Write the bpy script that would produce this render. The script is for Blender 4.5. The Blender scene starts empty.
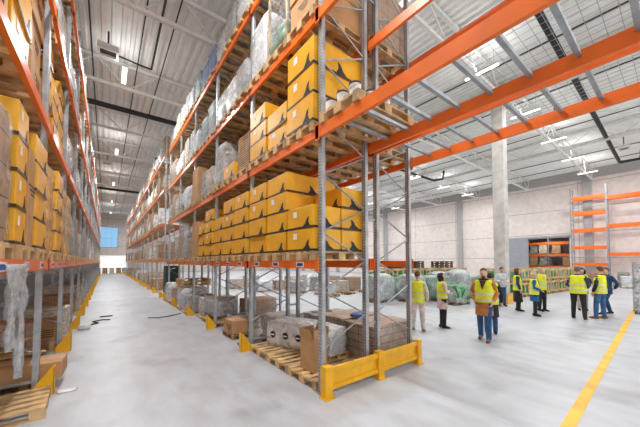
import bpy, bmesh, math, random
from mathutils import Vector, Matrix, noise
rnd = random.Random(7)
S = bpy.context.scene
COL = S.collection
PI = math.pi
R = math.radians

# ------------------------------------------------------------------ materials
def lin(c):
    return tuple(((v / 255) / 12.92 if v / 255 <= .04045 else ((v / 255 + .055) / 1.055) ** 2.4) for v in c) + (1,)

class N:
    """small node tree writer"""
    def __init__(s, name):
        s.m = bpy.data.materials.new(name); s.m.use_nodes = True
        s.t = s.m.node_tree; s.b = s.t.nodes['Principled BSDF']
        s.tc = s.t.nodes.new('ShaderNodeTexCoord')
    def n(s, kind, **kw):
        o = s.t.nodes.new('ShaderNode' + kind)
        for k, v in kw.items():
            if k in o.inputs: o.inputs[k].default_value = v
            else: setattr(o, k, v)
        return o
    def l(s, a, b): s.t.links.new(a, b)
    def math(s, op, a, b=None):
        o = s.n('Math', operation=op)
        for i, v in enumerate((a, b)):
            if v is None: continue
            if isinstance(v, (int, float)): o.inputs[i].default_value = v
            else: s.l(v, o.inputs[i])
        return o.outputs[0]
    def noise(s, scale, detail=4, vec=None):
        o = s.n('TexNoise'); o.inputs['Scale'].default_value = scale; o.inputs['Detail'].default_value = detail
        s.l(vec or s.tc.outputs['Object'], o.inputs['Vector']); return o.outputs['Fac']
    def ramp(s, fac, stops):
        o = s.n('ValToRGB'); e = o.color_ramp.elements
        while len(e) < len(stops): e.new(.5)
        for k, (p, c) in enumerate(stops): e[k].position = p; e[k].color = lin(c) if len(c) == 3 else c
        s.l(fac, o.inputs[0]); return o.outputs[0]
    def mix(s, fac, a, b):
        o = s.n('MixRGB')
        if isinstance(fac, (int, float)): o.inputs[0].default_value = fac
        else: s.l(fac, o.inputs[0])
        for i, v in ((1, a), (2, b)):
            if isinstance(v, tuple): o.inputs[i].default_value = v
            else: s.l(v, o.inputs[i])
        return o.outputs[0]
    def bump(s, h, strength=.2, dist=.01):
        o = s.n('Bump'); o.inputs['Strength'].default_value = strength; o.inputs['Distance'].default_value = dist
        s.l(h, o.inputs['Height']); s.l(o.outputs[0], s.b.inputs['Normal'])

def shade(c, k): return tuple(max(0, min(255, v * k)) for v in c)

def mat(name, c, rough=.6, metal=0, var=.12, scale=6, bump=0):
    k = N(name)
    f = k.noise(scale)
    k.l(k.ramp(f, [(.3, shade(c, 1 - var)), (.7, shade(c, 1 + var * .6))]), k.b.inputs['Base Color'])
    k.b.inputs['Roughness'].default_value = rough; k.b.inputs['Metallic'].default_value = metal
    if bump: k.bump(k.noise(scale * 4), bump)
    return k.m

def emat(name, c, strength):
    k = N(name)
    k.b.inputs['Base Color'].default_value = lin(c); k.b.inputs['Emission Color'].default_value = lin(c)
    k.b.inputs['Emission Strength'].default_value = strength
    return k.m

def film_mat(name, c, clear, rough=.4):
    k = N(name)
    k.b.inputs['Base Color'].default_value = lin(c); k.b.inputs['Roughness'].default_value = rough
    f = k.noise(9, 5)
    a = k.n('MapRange'); a.inputs['From Min'].default_value = .35; a.inputs['From Max'].default_value = .7
    a.inputs['To Min'].default_value = 1 - clear - .12; a.inputs['To Max'].default_value = 1 - clear + .25
    k.l(f, a.inputs['Value']); k.l(a.outputs[0], k.b.inputs['Alpha'])
    k.bump(k.noise(8, 3), .3, .02)
    return k.m

def floor_mat():
    k = N('polished_concrete')
    mp = k.n('Mapping'); mp.inputs['Scale'].default_value = (1, .45, 1); k.l(k.tc.outputs['Object'], mp.inputs['Vector'])
    big = k.noise(.35, 6); mid = k.noise(3.2, 12, mp.outputs[0]); fine = k.noise(30, 3)
    c1 = k.ramp(big, [(.32, (170, 172, 178)), (.68, (194, 198, 206))])
    c2 = k.ramp(mid, [(.33, (168, 166, 164)), (.62, (198, 201, 206))])
    c = k.mix(.5, c1, c2)
    stain = k.ramp(k.noise(.9, 9), [(.56, (255, 255, 255)), (.74, (196, 190, 184))])
    mul = k.n('MixRGB', blend_type='MULTIPLY'); mul.inputs[0].default_value = .7
    k.l(c, mul.inputs[1]); k.l(stain, mul.inputs[2]); k.l(mul.outputs[0], k.b.inputs['Base Color'])
    r = k.n('MapRange'); r.inputs['To Min'].default_value = .3; r.inputs['To Max'].default_value = .55
    k.l(mid, r.inputs['Value']); k.l(r.outputs[0], k.b.inputs['Roughness'])
    k.b.inputs['Specular IOR Level'].default_value = .5
    k.bump(fine, .03)
    return k.m

def panel_mat(name, c, pitch_z, pitch_h, axis):
    """precast concrete wall panels: joints every pitch_z up and pitch_h along"""
    k = N(name)
    sp = k.n('SeparateXYZ'); k.l(k.tc.outputs['Object'], sp.inputs[0])
    def joint(v, p, w):
        fr = k.math('FRACT', k.math('DIVIDE', v, p)); return k.math('LESS_THAN', fr, w / p)
    j = k.math('MAXIMUM', joint(sp.outputs['Z'], pitch_z, .05), joint(sp.outputs[axis], pitch_h, .04))
    base = k.mix(.5, k.ramp(k.noise(.5, 7), [(.3, shade(c, .95)), (.7, shade(c, 1.03))]),
                 k.ramp(k.noise(2.5, 8), [(.32, shade(c, .92)), (.62, shade(c, 1.04))]))
    k.l(k.mix(j, base, lin(shade(c, .72))), k.b.inputs['Base Color'])
    k.b.inputs['Roughness'].default_value = .8
    return k.m

def upright_mat():
    k = N('galvanised_perforated_steel')
    sp = k.n('SeparateXYZ'); k.l(k.tc.outputs['Object'], sp.inputs[0])
    fz = k.math('FRACT', k.math('MULTIPLY', sp.outputs['Z'], 20))
    hz = k.math('MULTIPLY', k.math('GREATER_THAN', fz, .25), k.math('LESS_THAN', fz, .75))
    ay = k.math('ABSOLUTE', sp.outputs['Y'])
    hy = k.math('MULTIPLY', k.math('GREATER_THAN', ay, .014), k.math('LESS_THAN', ay, .030))
    h = k.math('MULTIPLY', hz, hy)
    base = k.ramp(k.noise(7), [(.3, (150, 154, 158)), (.7, (186, 188, 190))])
    k.l(k.mix(h, base, lin((84, 84, 86))), k.b.inputs['Base Color'])
    k.b.inputs['Roughness'].default_value = .42; k.b.inputs['Metallic'].default_value = .35
    return k.m

def carton_mat(name, c, tz, th):
    """stacked cartons: dark seams every tz up, th along x and y"""
    k = N(name)
    sp = k.n('SeparateXYZ'); k.l(k.tc.outputs['Object'], sp.inputs[0])
    def seam(v, p, w):
        return k.math('LESS_THAN', k.math('FRACT', k.math('ADD', k.math('DIVIDE', v, p), 50.02)), w / p)
    j = k.math('MAXIMUM', seam(sp.outputs['Z'], tz, .014), k.math('MAXIMUM', seam(sp.outputs['X'], th, .012), seam(sp.outputs['Y'], th, .012)))
    base = k.ramp(k.noise(5, 5), [(.3, shade(c, .86)), (.7, shade(c, 1.08))])
    k.l(k.mix(j, base, lin(shade(c, .45))), k.b.inputs['Base Color'])
    k.b.inputs['Roughness'].default_value = .75
    return k.m

M = dict(
    floor=floor_mat(),
    line=mat('yellow_floor_paint', (236, 186, 52), .5, var=.1, scale=3),
    faint=mat('faint_yellow_floor_strip', (214, 203, 176), .5, var=.05, scale=3),
    joint=mat('floor_joint_filler', (196, 196, 198), .6, var=.05),
    wall=panel_mat('precast_wall_panels', (226, 214, 208), 2.35, 5.86, 'Y'),
    wallf=panel_mat('precast_far_wall_panels', (206, 196, 190), 2.35, 5.86, 'X'),
    grey=mat('grey_wall_band', (168, 166, 164), .8, var=.06),
    deck=mat('corrugated_roof_sheet', (234, 233, 230), .55, var=.03, scale=2),
    concrete=mat('cast_concrete', (196, 192, 186), .85, var=.1, scale=3, bump=.1),
    truss=mat('light_grey_painted_steel', (216, 214, 209), .5, var=.05),
    black=mat('black_pipe_plastic', (30, 30, 32), .5, var=.1),
    steel=mat('galvanised_steel', (160, 164, 168), .4, .4, var=.12, scale=8),
    upright=upright_mat(),
    orange=mat('orange_powder_coat', (244, 116, 36), .36, var=.05, scale=3),
    yguard=mat('yellow_guard_paint', (240, 178, 16), .4, var=.06, scale=5, bump=.03),
    wood=mat('pale_pallet_wood', (205, 170, 122), .75, var=.2, scale=5, bump=.1),
    wood2=mat('weathered_pallet_wood', (150, 118, 84), .8, var=.25, scale=5, bump=.1),
    wooddark=mat('dark_pallet_wood', (96, 74, 56), .85, var=.25, scale=6),
    ycard=mat('yellow_carton_board', (238, 174, 34), .45, var=.08, scale=2.5),
    bcard=mat('brown_cardboard', (190, 146, 100), .75, var=.1, scale=3),
    black_print=mat('black_print', (44, 42, 42), .6, var=.15),
    strap=mat('dark_packing_strap', (58, 50, 46), .45, var=.15),
    white=mat('white_label_paper', (236, 236, 232), .6, var=.03),
    blue=mat('blue_label', (40, 84, 170), .5, var=.05),
    cartons=carton_mat('brown_stacked_cartons', (176, 138, 100), .28, .4),
    palecartons=carton_mat('pale_stacked_cartons', (206, 190, 170), .3, .4),
    sacks=carton_mat('grey_stacked_sacks', (170, 168, 166), .2, .6),
    brownsacks=carton_mat('brown_stacked_sacks', (186, 160, 136), .14, .6),
    whitegoods=mat('white_plastic_sacks', (230, 230, 230), .5, var=.14, scale=5),
    greygoods=mat('grey_bulk_goods', (150, 146, 142), .6, var=.25, scale=6),
    tealgoods=carton_mat('grey_green_crates', (140, 160, 160), .22, .4),
    bluegoods=carton_mat('blue_packs', (92, 128, 186), .2, .3),
    flats=carton_mat('stacked_cardboard_sheets', (184, 148, 108), .05, 3),
    film=film_mat('clear_stretch_film', (206, 208, 210), .84),
    milky=film_mat('milky_stretch_film', (212, 214, 216), .6),
    green=mat('green_mesh_goods', (52, 140, 74), .6, var=.3, scale=6),
    greenbale=mat('pale_green_wrapped_goods', (120, 160, 130), .5, var=.2, scale=4, bump=.3),
    greybale=mat('pale_grey_wrapped_goods', (164, 172, 170), .4, var=.22, scale=4, bump=.3),
    bucket=mat('white_bucket_plastic', (232, 230, 226), .35, var=.03),
    bucketlid=mat('dark_bucket_lid', (82, 44, 40), .4, var=.1),
    lamp=emat('led_diffuser', (255, 252, 246), 6),
    window=emat('daylight_sky_glass', (130, 180, 220), 1.7),
    bright=emat('daylit_translucent_door', (250, 250, 250), 1.1),
    foil=mat('silver_foil_wrap', (206, 208, 212), .25, .5, var=.3, scale=10, bump=.5),
    hose=mat('dark_green_hose', (28, 60, 52), .5, var=.1),
    dullgrey=mat('grey_sliding_door_sheet', (150, 154, 160), .5, var=.05),
    skin=mat('skin', (214, 164, 138), .5, var=.05, scale=20),
    eye=mat('dark_eye', (40, 30, 26), .3, var=.1),
    lip=mat('lip_skin', (178, 110, 98), .5, var=.05),
    vest=mat('fluorescent_yellow_fabric', (226, 232, 30), .7, var=.06, scale=8, bump=.2),
    reflect=mat('silver_reflective_tape', (206, 208, 200), .35, .2, var=.06),
)
def cloth(name, c): 
    k = name + '_fabric'
    if k not in M: M[k] = mat(k, c, .85, var=.16, scale=9, bump=.25)
    return M[k]

# ------------------------------------------------------------------ mesh writer
class MB:
    def __init__(s): s.v = []; s.f = []
    def add(s, vs, fs):
        o = len(s.v); s.v += [tuple(v) for v in vs]; s.f += [tuple(i + o for i in f) for f in fs]; return s
    def box(s, x0, x1, y0, y1, z0, z1):
        return s.add([(x0, y0, z0), (x1, y0, z0), (x1, y1, z0), (x0, y1, z0), (x0, y0, z1), (x1, y0, z1), (x1, y1, z1), (x0, y1, z1)],
                     [(0, 3, 2, 1), (4, 5, 6, 7), (0, 1, 5, 4), (1, 2, 6, 5), (2, 3, 7, 6), (3, 0, 4, 7)])
    def prism(s, poly, axis, a, b):
        """poly of 2-D points extruded along axis from a to b"""
        def P(p, t): return (t, p[0], p[1]) if axis == 'x' else (p[0], t, p[1]) if axis == 'y' else (p[0], p[1], t)
        n = len(poly)
        return s.add([P(p, a) for p in poly] + [P(p, b) for p in poly],
                     [tuple(range(n))[::-1], tuple(range(n, 2 * n))] + [(i, (i + 1) % n, n + (i + 1) % n, n + i) for i in range(n)])
    def loft(s, rings, cap=True):
        n = len(rings[0]); o = []
        for r in rings: o += list(r)
        f = [(k * n + i, k * n + (i + 1) % n, (k + 1) * n + (i + 1) % n, (k + 1) * n + i) for k in range(len(rings) - 1) for i in range(n)]
        if cap: f += [tuple(range(n))[::-1], tuple(range((len(rings) - 1) * n, len(rings) * n))]
        return s.add(o, f)
    def tube(s, pts, r, n=8, cap=True, ref=None):
        """tube through points; r = number or list of numbers or (ru, rv)"""
        pts = [Vector(p) for p in pts]; rings = []
        for k, p in enumerate(pts):
            t = (pts[min(k + 1, len(pts) - 1)] - pts[max(k - 1, 0)]).normalized()
            rf = Vector(ref) if ref else (Vector((0, 0, 1)) if abs(t.z) < .9 else Vector((1, 0, 0)))
            u = rf - t * rf.dot(t); u.normalize(); v = t.cross(u)
            rk = r[k] if isinstance(r, list) else r
            ru, rv = rk if isinstance(rk, tuple) else (rk, rk)
            rings.append([p + u * (ru * math.cos(2 * PI * i / n)) + v * (rv * math.sin(2 * PI * i / n)) for i in range(n)])
        return s.loft(rings, cap)
    def ball(s, c, rx, ry=None, rz=None, n=12, m=8):
        ry = ry or rx; rz = rz or rx; c = Vector(c); rings = []
        for k in range(m + 1):
            a = -PI / 2 + PI * k / m; a = max(-1.5, min(1.5, a))
            rings.append([c + Vector((rx * math.cos(a) * math.cos(2 * PI * i / n), ry * math.cos(a) * math.sin(2 * PI * i / n), rz * math.sin(a))) for i in range(n)])
        return s.loft(rings)
    def mesh(s, name):
        me = bpy.data.meshes.new(name); me.from_pydata(s.v, [], s.f); me.update()
        bm = bmesh.new(); bm.from_mesh(me); bmesh.ops.recalc_face_normals(bm, faces=bm.faces); bm.to_mesh(me); bm.free()
        return me
    def build(s, name, m, parent=None, loc=(0, 0, 0), smooth=False, bevel=0):
        me = s.mesh(name); me.materials.append(m)
        if smooth: me.shade_smooth()
        o = bpy.data.objects.new(name, me); COL.objects.link(o); o.location = loc
        if parent: o.parent = parent
        if bevel:
            b = o.modifiers.new('edge', 'BEVEL'); b.width = bevel; b.segments = 2; b.limit_method = 'ANGLE'
        return o

def box(*a): return MB().box(*a)

def tag(o, label, cat, group=None):
    o['label'] = label; o['category'] = cat
    if group: o['group'] = group
    return o
def empty(name, loc, rz=0):
    o = bpy.data.objects.new(name, None); COL.objects.link(o); o.location = loc; o.rotation_euler.z = rz; o.empty_display_size = .1
    return o
def struct(o):
    o['kind'] = 'structure'; return o
def copy_tree(o, parent=None):
    c = o.copy(); COL.objects.link(c)
    if parent: c.parent = parent
    for ch in o.children: copy_tree(ch, c)
    return c
PROTO = []
def place(proto, loc, rz, label, cat, group=None, sc=None):
    """the first call moves the proto itself, later calls copy it"""
    o = copy_tree(proto) if proto in PROTO else proto
    PROTO.append(proto)
    o.location = loc; o.rotation_euler.z = rz
    if sc: o.scale = sc
    for k in ('group',):
        if k in o: del o[k]
    return tag(o, label, cat, group)

def soft_block(sx, sy, sz, nx, ny, nz, bulge=.03, rough=.02, seed=0, taper=0, tiers=0):
    """one welded block of stacked goods, bulged and uneven, base centre at the origin"""
    vs, idx, fs = [], {}, []
    def P(i, j, k):
        key = (i, j, k)
        if key in idx: return idx[key]
        u, v, w = i / nx * 2 - 1, j / ny * 2 - 1, k / nz
        g = 1 + bulge * (1 - abs(2 * w - 1)) - taper * w
        if tiers and k % max(1, nz // tiers) == 0 and 0 < k < nz: g -= .035
        x, y, z = u * sx / 2 * g, v * sy / 2 * g, w * sz
        n3 = noise.noise_vector(Vector((x * 3 + seed, y * 3 + seed * 2, z * 3)))
        top = 1 if k == nz else .6
        x += n3.x * rough; y += n3.y * rough; z += (n3.z * rough * top if k else 0)
        if k == nz: z -= bulge * sz * .5 * max(abs(u), abs(v)) ** 3
        vs.append((x, y, z)); idx[key] = len(vs) - 1; return len(vs) - 1
    for i in range(nx):
        for j in range(ny):
            fs += [(P(i, j, nz), P(i + 1, j, nz), P(i + 1, j + 1, nz), P(i, j + 1, nz)), (P(i, j, 0), P(i, j + 1, 0), P(i + 1, j + 1, 0), P(i + 1, j, 0))]
    for k in range(nz):
        for i in range(nx):
            fs += [(P(i, 0, k), P(i + 1, 0, k), P(i + 1, 0, k + 1), P(i, 0, k + 1)), (P(i, ny, k), P(i, ny, k + 1), P(i + 1, ny, k + 1), P(i + 1, ny, k))]
        for j in range(ny):
            fs += [(P(0, j, k), P(0, j, k + 1), P(0, j + 1, k + 1), P(0, j + 1, k)), (P(nx, j, k), P(nx, j + 1, k), P(nx, j + 1, k + 1), P(nx, j, k + 1))]
    return MB().add(vs, fs)

def remeshed(name, mb, voxel, m, parent=None, smooth=4):
    me = mb.mesh(name); o = bpy.data.objects.new(name, me); COL.objects.link(o)
    r = o.modifiers.new('r', 'REMESH'); r.mode = 'VOXEL'; r.voxel_size = voxel
    if smooth:
        k = o.modifiers.new('s', 'SMOOTH'); k.iterations = smooth; k.factor = .5
    dg = bpy.context.evaluated_depsgraph_get()
    new = bpy.data.meshes.new_from_object(o.evaluated_get(dg))
    o.modifiers.clear(); o.data = new; new.name = name
    new.materials.clear(); new.materials.append(m); new.shade_smooth()
    bpy.data.meshes.remove(me)
    if parent: o.parent = parent
    return o

ORD = ['first', 'second', 'third', 'fourth', 'fifth', 'sixth', 'seventh', 'eighth', 'ninth', 'tenth', 'eleventh', 'twelfth', 'thirteenth',
       'fourteenth', 'fifteenth', 'sixteenth', 'seventeenth', 'eighteenth', 'nineteenth', 'twentieth', 'twenty-first', 'twenty-second']

# ------------------------------------------------------------------ the building
XW, YF, ZC = 35.5, 60.0, 10.6
XL, YN = -9.0, -16.0
struct(box(XL, XW + 7, YN, YF, -.2, 0).build('floor', M['floor']))
# corrugated deck, ribs along the building
p = 0.30; prof = []; x = XL
while x < XW:
    prof += [(x, ZC), (x + .11, ZC), (x + .15, ZC + .09), (x + .26, ZC + .09)]; x += p
prof += [(XW + .2, ZC), (XW + .2, ZC + .3), (XL, ZC + .3)]
pts = prof[:-2]
ce = MB(); n = len(pts)
ce.add([(q[0], YN, q[1]) for q in pts] + [(q[0], YF, q[1]) for q in pts], [(i, i + 1, n + i + 1, n + i) for i in range(n - 1)])
struct(ce.build('ceiling', M['deck']))
# right wall with a door opening into the next hall
wr = MB()
for a in ((YN, 6.6, 0, ZC), (10.2, YF, 0, ZC), (6.6, 10.2, 4.35, ZC)):
    wr.box(XW, XW + .25, a[0], a[1], a[2], a[3])
struct(wr.build('wall_right', M['wall']))
struct(box(XW - .12, XW, YN, YF, 9.75, ZC).build('trim_1', M['grey']))
k = 2
for y in (-6.3, 5.2, 17.0, 28.8, 40.5, 52.2):
    struct(box(XW - .3, XW, y - .3, y + .3, 0 if not 4 < y < 12 else 0, 9.75).build('trim_%d' % k, M['grey'])); k += 1
struct(box(XL - .25, XL, YN, YF, 0, ZC).build('wall_left', M['wall']))
wf = MB()
for a in ((XL, -1.55, 0, ZC), (3.15, XW, 0, ZC), (-1.55, 3.15, 3.2, 4.45), (-1.55, -.95, 4.45, 8.0), (1.6, 3.15, 4.45, 8.0), (-1.55, 3.15, 8.0, ZC)):
    wf.box(a[0], a[1], YF, YF + .25, a[2], a[3])
struct(wf.build('wall_far', M['wallf']))
# unseen wall behind the camera, three tall openings added to let fill light in
wn = MB()
xs = [XL, -8.2, 3.4, 4.4, 19, 20, 34.5, XW]
for i in range(7):
    if i % 2 == 0: wn.box(xs[i], xs[i + 1], YN - .25, YN, 0, ZC)
    else: wn.box(xs[i], xs[i + 1], YN - .25, YN, 9.3, ZC)
struct(wn.build('wall_near', M['wallf']))
# far window and far roller door
w = struct(empty('window_1', (.32, YF, 4.45)))
box(-1.25, 1.25, .1, .13, .05, 3.5).build('window_pane', M['window'], w)
f = MB()
for a in ((-1.27, 1.28, 0, .08), (-1.27, 1.28, 3.47, 3.55), (-1.27, 1.28, 1.5, 1.56), (-1.27, 1.28, .72, .76)): f.box(a[0], a[1], .04, .16, a[2], a[3])
for a in ((-1.27, -1.19), (1.2, 1.28), (-.44, -.4), (.4, .44)): f.box(a[0], a[1], .041, .159, 0, 3.55)
f.build('window_frame', M['dullgrey'], w)
d = struct(empty('door_1', (.8, YF, 0)))
for i in range(6):
    box(-2.33, 2.33, .1, .14, i * .53 + .01, i * .53 + .52).build('door_panel', M['bright'], d)
f = MB(); f.box(-2.35, -2.25, 0, .2, 0, 3.2); f.box(2.25, 2.35, 0, .2, 0, 3.2); f.box(-2.35, 2.35, 0, .2, 3.12, 3.2); f.build('door_frame', M['dullgrey'], d)
# grey sliding door beside the opening
d = struct(empty('door_2', (XW - .2, 9.85, 0)))
box(-.08, .08, 0, 2.3, .05, 4.4).build('door_panel', M['dullgrey'], d)
f = MB(); f.box(-.1, .2, -3.4, 2.4, 4.4, 4.55); f.build('door_rail', M['steel'], d)
# room beyond the opening
nb = MB(); nb.box(XW + 6.8, XW + 7, 4, 15, 0, 5); nb.box(XW + .25, XW + 7, 14.8, 15, 0, 5); nb.box(XW + .25, XW + 7, 4, 4.2, 0, 5); nb.box(XW + .25, XW + 7, 4, 15, 5, 5.2)
struct(nb.build('wall_beyond', M['wallf']))

# free column
c = struct(box(-.25, .25, -.25, .25, 0, 9.6).build('column', M['concrete'], loc=(15.05, 5.28, 0), bevel=.03))
cg = empty('column_guard', (15.05, 5.28, 0))
for a in ((-.36, -.30, -.36, .36), (.30, .36, -.36, .36), (-.30, .30, -.36, -.30), (-.30, .30, .30, .36)):
    box(a[0], a[1], a[2], a[3], 0, .45).build('guard_plate', M['yguard'], cg)
tag(cg, 'yellow steel guard around the foot of the concrete column', 'guard')

# floor markings
def strip(name, a, b, w, m, z=.004):
    a = Vector(a); b = Vector(b); t = (b - a).normalized(); q = Vector((-t.y, t.x)) * (w / 2)
    return struct(MB().add([(p.x, p.y, z) for p in (a + q, b + q, b - q, a - q)], [(0, 1, 2, 3)]).build(name, m))
strip('floor_line', (3.4, .85), (35, 1.75), .125, M['line'])
strip('floor_line', (11.2, 4.6), (9.6, 12.5), .1, M['faint'])  # faint yellow strips across the hall floor
strip('floor_line', (7.6, 5.6), (15.5, 5.0), .1, M['faint'])
for xj in (3.9, 9.9): strip('floor_joint_line', (xj, -4), (xj, 40), .022, M['joint'], .003)
for yj in (12.75,): strip('floor_joint_line', (-.7, yj), (2.5, yj), .02, M['joint'], .003)

# ------------------------------------------------------------------ roof steel, lamps and pipes
def truss(x0, x1, y, label, stop=0):
    t = empty('roof_truss', ((x0 + x1) / 2, y, 9.5)); h = (x1 - x0) / 2
    box(-h, h, -.06, .06, .93, 1.06).build('top_chord', M['truss'], t)
    box(-h + stop, h - stop, -.06, .06, -.06, .06).build('bottom_chord', M['truss'], t)
    n = max(2, round((x1 - x0 - 2 * stop) / 2.4)); st = (2 * h - 2 * stop) / n; lat = [(-h, 1.0)]
    for i in range(n): lat += [(-h + stop + st * i, 0), (-h + stop + st * (i + .5), 1.0)]
    lat += [(h - stop, 0), (h, 1.0)]
    w = MB(); w.tube([(a, 0, b) for a, b in lat], .032, 6, ref=(0, 1, 0))
    w.build('web_lattice', M['truss'], t)
    tag(t, label, 'truss', 'roof trusses')
ty = [-.05 + 4.87 * i for i in range(12)]
for i, y in enumerate(ty):
    truss(XL, 3.4, y, 'light steel lattice roof truss over the aisle, %s from the camera end' % ORD[i], .5)
    truss(4.2, XW - .05, y, 'long steel lattice roof truss over the open hall, %s from the camera end' % ORD[i], .5)
for xg, nm in ((3.8, 'above the right rack'), (15.05, 'over the concrete column'), (24.5, 'nearer the right wall')):
    g = empty('roof_girder', (xg, 22, 9.6))
    box(-.09, .09, -37.9, 37.9, -.09, .09).build('bottom_flange', M['truss'], g)
    box(-.09, .09, -37.9, 37.9, .82, .98).build('top_flange', M['truss'], g)
    box(-.02, .02, -37.9, 37.9, .09, .82).build('web_plate', M['truss'], g) if xg == 15.05 else None
    if xg != 15.05:
        w = MB(); w.tube([(0, -37 + i * 1.22, .85 if i % 2 else 0) for i in range(61)], .03, 6, ref=(1, 0, 0)); w.build('web_lattice', M['truss'], g)
    tag(g, 'light steel lattice girder running along the hall %s' % nm, 'girder')

lampP = empty('led_light', (0, 0, 0))
box(-.09, .09, -.62, .62, 0, .09).build('housing', M['truss'], lampP)
box(-.075, .075, -.6, .6, -.02, 0).build('diffuser', M['lamp'], lampP)
for s in (-.45, .45): MB().tube([(0, s, .09), (0, s, .62)], .008, 5).build('hanger', M['steel'], lampP)
def lamp(x, y, z, label, power):
    place(lampP, (x, y, z), 0, label, 'light', 'ceiling lights')
    l = bpy.data.lights.new('led_glow', 'AREA'); l.shape = 'RECTANGLE'; l.size = .15; l.size_y = 1.2; l.energy = power; l.color = (.96, .985, 1)
    o = bpy.data.objects.new('led_glow', l); COL.objects.link(o); o.location = (x, y, z - .03)
    u = bpy.data.lights.new('ceiling_fill', 'AREA'); u.shape = 'RECTANGLE'; u.size = .15; u.size_y = 1.2; u.energy = power * (.03 if x < 1 else .125); u.color = l.color   # added upward fill to lift the ceiling, not part of the fitting
    o = bpy.data.objects.new('ceiling_fill', u); COL.objects.link(o); o.location = (x, y, z + .1); o.rotation_euler = (PI, 0, 0)
PA, PH = 980, 490
for i, y in enumerate((3.65, 13.4, 23.15, 32.9, 42.65, 52.4)):
    lamp(.42, y, 9.4, 'slim white light over the aisle, %s from the camera end' % ORD[i], PA)
for j, y in enumerate((4.6, 14.3, 24.0, 33.7, 43.4, 53.1)):
    for i, x in enumerate((6.6, 11.5, 16.5, 21.5, 26.5, 31.6)):
        lamp(x, y, 9.38, 'slim white hall light, %s row from the camera end, %s from the rack side' % (ORD[j], ORD[i]), PH)
for j, y in enumerate((-5.1, -10)):
    for i, x in enumerate((.42, 11.5, 21.5, 31.6)):
        lamp(x, y, 9.38, 'slim white light behind the camera, %s row back, %s across' % (ORD[j], ORD[i]), PH)

def pipe(name, pts, r, m, label, cat='pipe', group=None):
    tag(MB().tube(pts, r, 8).build(name, m, smooth=True), label, cat, group)
pipe('drain_pipe', [(-9, 17, 9.6), (3.2, 16.9, 9.6)], .13, M['black'], 'thick black pipe crossing under the roof above the aisle')
pipe('drain_pipe', [(-9, 36.5, 9.6), (3.2, 36.4, 9.6)], .13, M['black'], 'far thick black pipe crossing high above the aisle')
pipe('drain_pipe', [(5.2, 2.45, 9.7), (31.5, 2.75, 9.7), (31.6, 1.7, 9.7), (31.6, 1.6, 10.4)], .11, M['black'], 'long black pipe under the hall roof with hooked end near right wall')
pipe('drain_pipe', [(8.6, 1.4, 9.9), (9.3, 1.75, 9.9), (9.6, 2.3, 9.9)], .07, M['black'], 'short bent black pipe seen through the wire mesh deck')
pipe('drain_pipe', [(4.5, 14.1, 9.6), (24.2, 14.0, 9.6), (24.4, 13.2, 9.6), (24.4, 13.1, 10.3)], .1, M['black'], 'black pipe with hooked end in the middle of the hall roof')
for i, (x, nm) in enumerate(((-.62, 'beside the left rack'), (.9, 'near the aisle middle'), (1.78, 'nearer the right rack'))):
    pipe('ceiling_cable', [(x, -10, 10.4), (x, 59.8, 10.4)], .022, M['black'], 'thin black cable along the aisle ceiling ' + nm, 'cable')
for i, x in enumerate((7, 10.2, 13.4, 17.5, 20.4, 23, 27, 30, 33)):
    pipe('ceiling_cable', [(x, -10, 10.5), (x, 59.8, 10.5)], .03, M['black'], 'thin black cable along the hall roof, %s from the racks' % ORD[i], 'cable')
pipe('heater_pipe', [(.2, 12.85, 9.78), (1.0, 12.95, 9.78), (1.3, 12.95, 9.78), (1.3, 9.0, 10.1), (1.3, -5, 10.1)], .035, M['black'], 'black pipe running from the aisle ceiling unit toward the camera')
for x, y, z, lab in ((-.1, 12.85, 9.72, 'white framed ceiling unit with dark louvre above the aisle'), (19.1, 4.0, 9.6, 'white ceiling unit beside the black pipe over the hall'),
                     (27.7, 2.2, 9.6, 'white ceiling unit near the hooked pipe end'), (-.1, 27.5, 9.72, 'second white ceiling unit farther along the aisle')):
    h = empty('ceiling_unit', (x, y, z))
    f = MB(); f.box(-.32, .32, -.28, -.2, 0, .22).box(-.32, .32, .2, .28, 0, .22).box(-.32, -.24, -.2, .2, 0, .22).box(.24, .32, -.2, .2, 0, .22)
    f.build('casing', M['truss'], h)
    g = MB(); g.box(-.24, .24, -.2, .2, .08, .2); g.build('louvre_grille', M['black'], h)
    MB().tube([(0, 0, .2), (0, 0, .85)], .03, 6).build('hanger', M['black'], h)
    tag(h, lab, 'ceiling unit')

# ------------------------------------------------------------------ racks
LV = [1.91, 3.92, 5.77, 7.70]          # beam centre heights
BH = .13
def upright_mb(zt, sgn):
    """open channel, web toward the aisle (sgn = x direction of the aisle side)"""
    w, d, t = .05, .035, .008
    pl = [(-d, -w + .01), (-d, w - .01), (-d + .012, w), (d, w - .006), (d, -w + .006), (-d + .012, -w)]
    if sgn > 0: pl = [(-a, b) for a, b in pl]
    return MB().prism(pl, 'z', 0, zt)
MESHES = {}
def shared(key, fn, m, smooth=False):
    if key not in MESHES:
        me = fn().mesh(key[0]); me.materials.append(m)
        if smooth: me.shade_smooth()
        MESHES[key] = me
    return MESHES[key]
def link(name, me, parent, loc=(0, 0, 0), rz=0):
    o = bpy.data.objects.new(name, me); COL.objects.link(o); o.location = loc; o.rotation_euler.z = rz
    if parent: o.parent = parent
    return o

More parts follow.
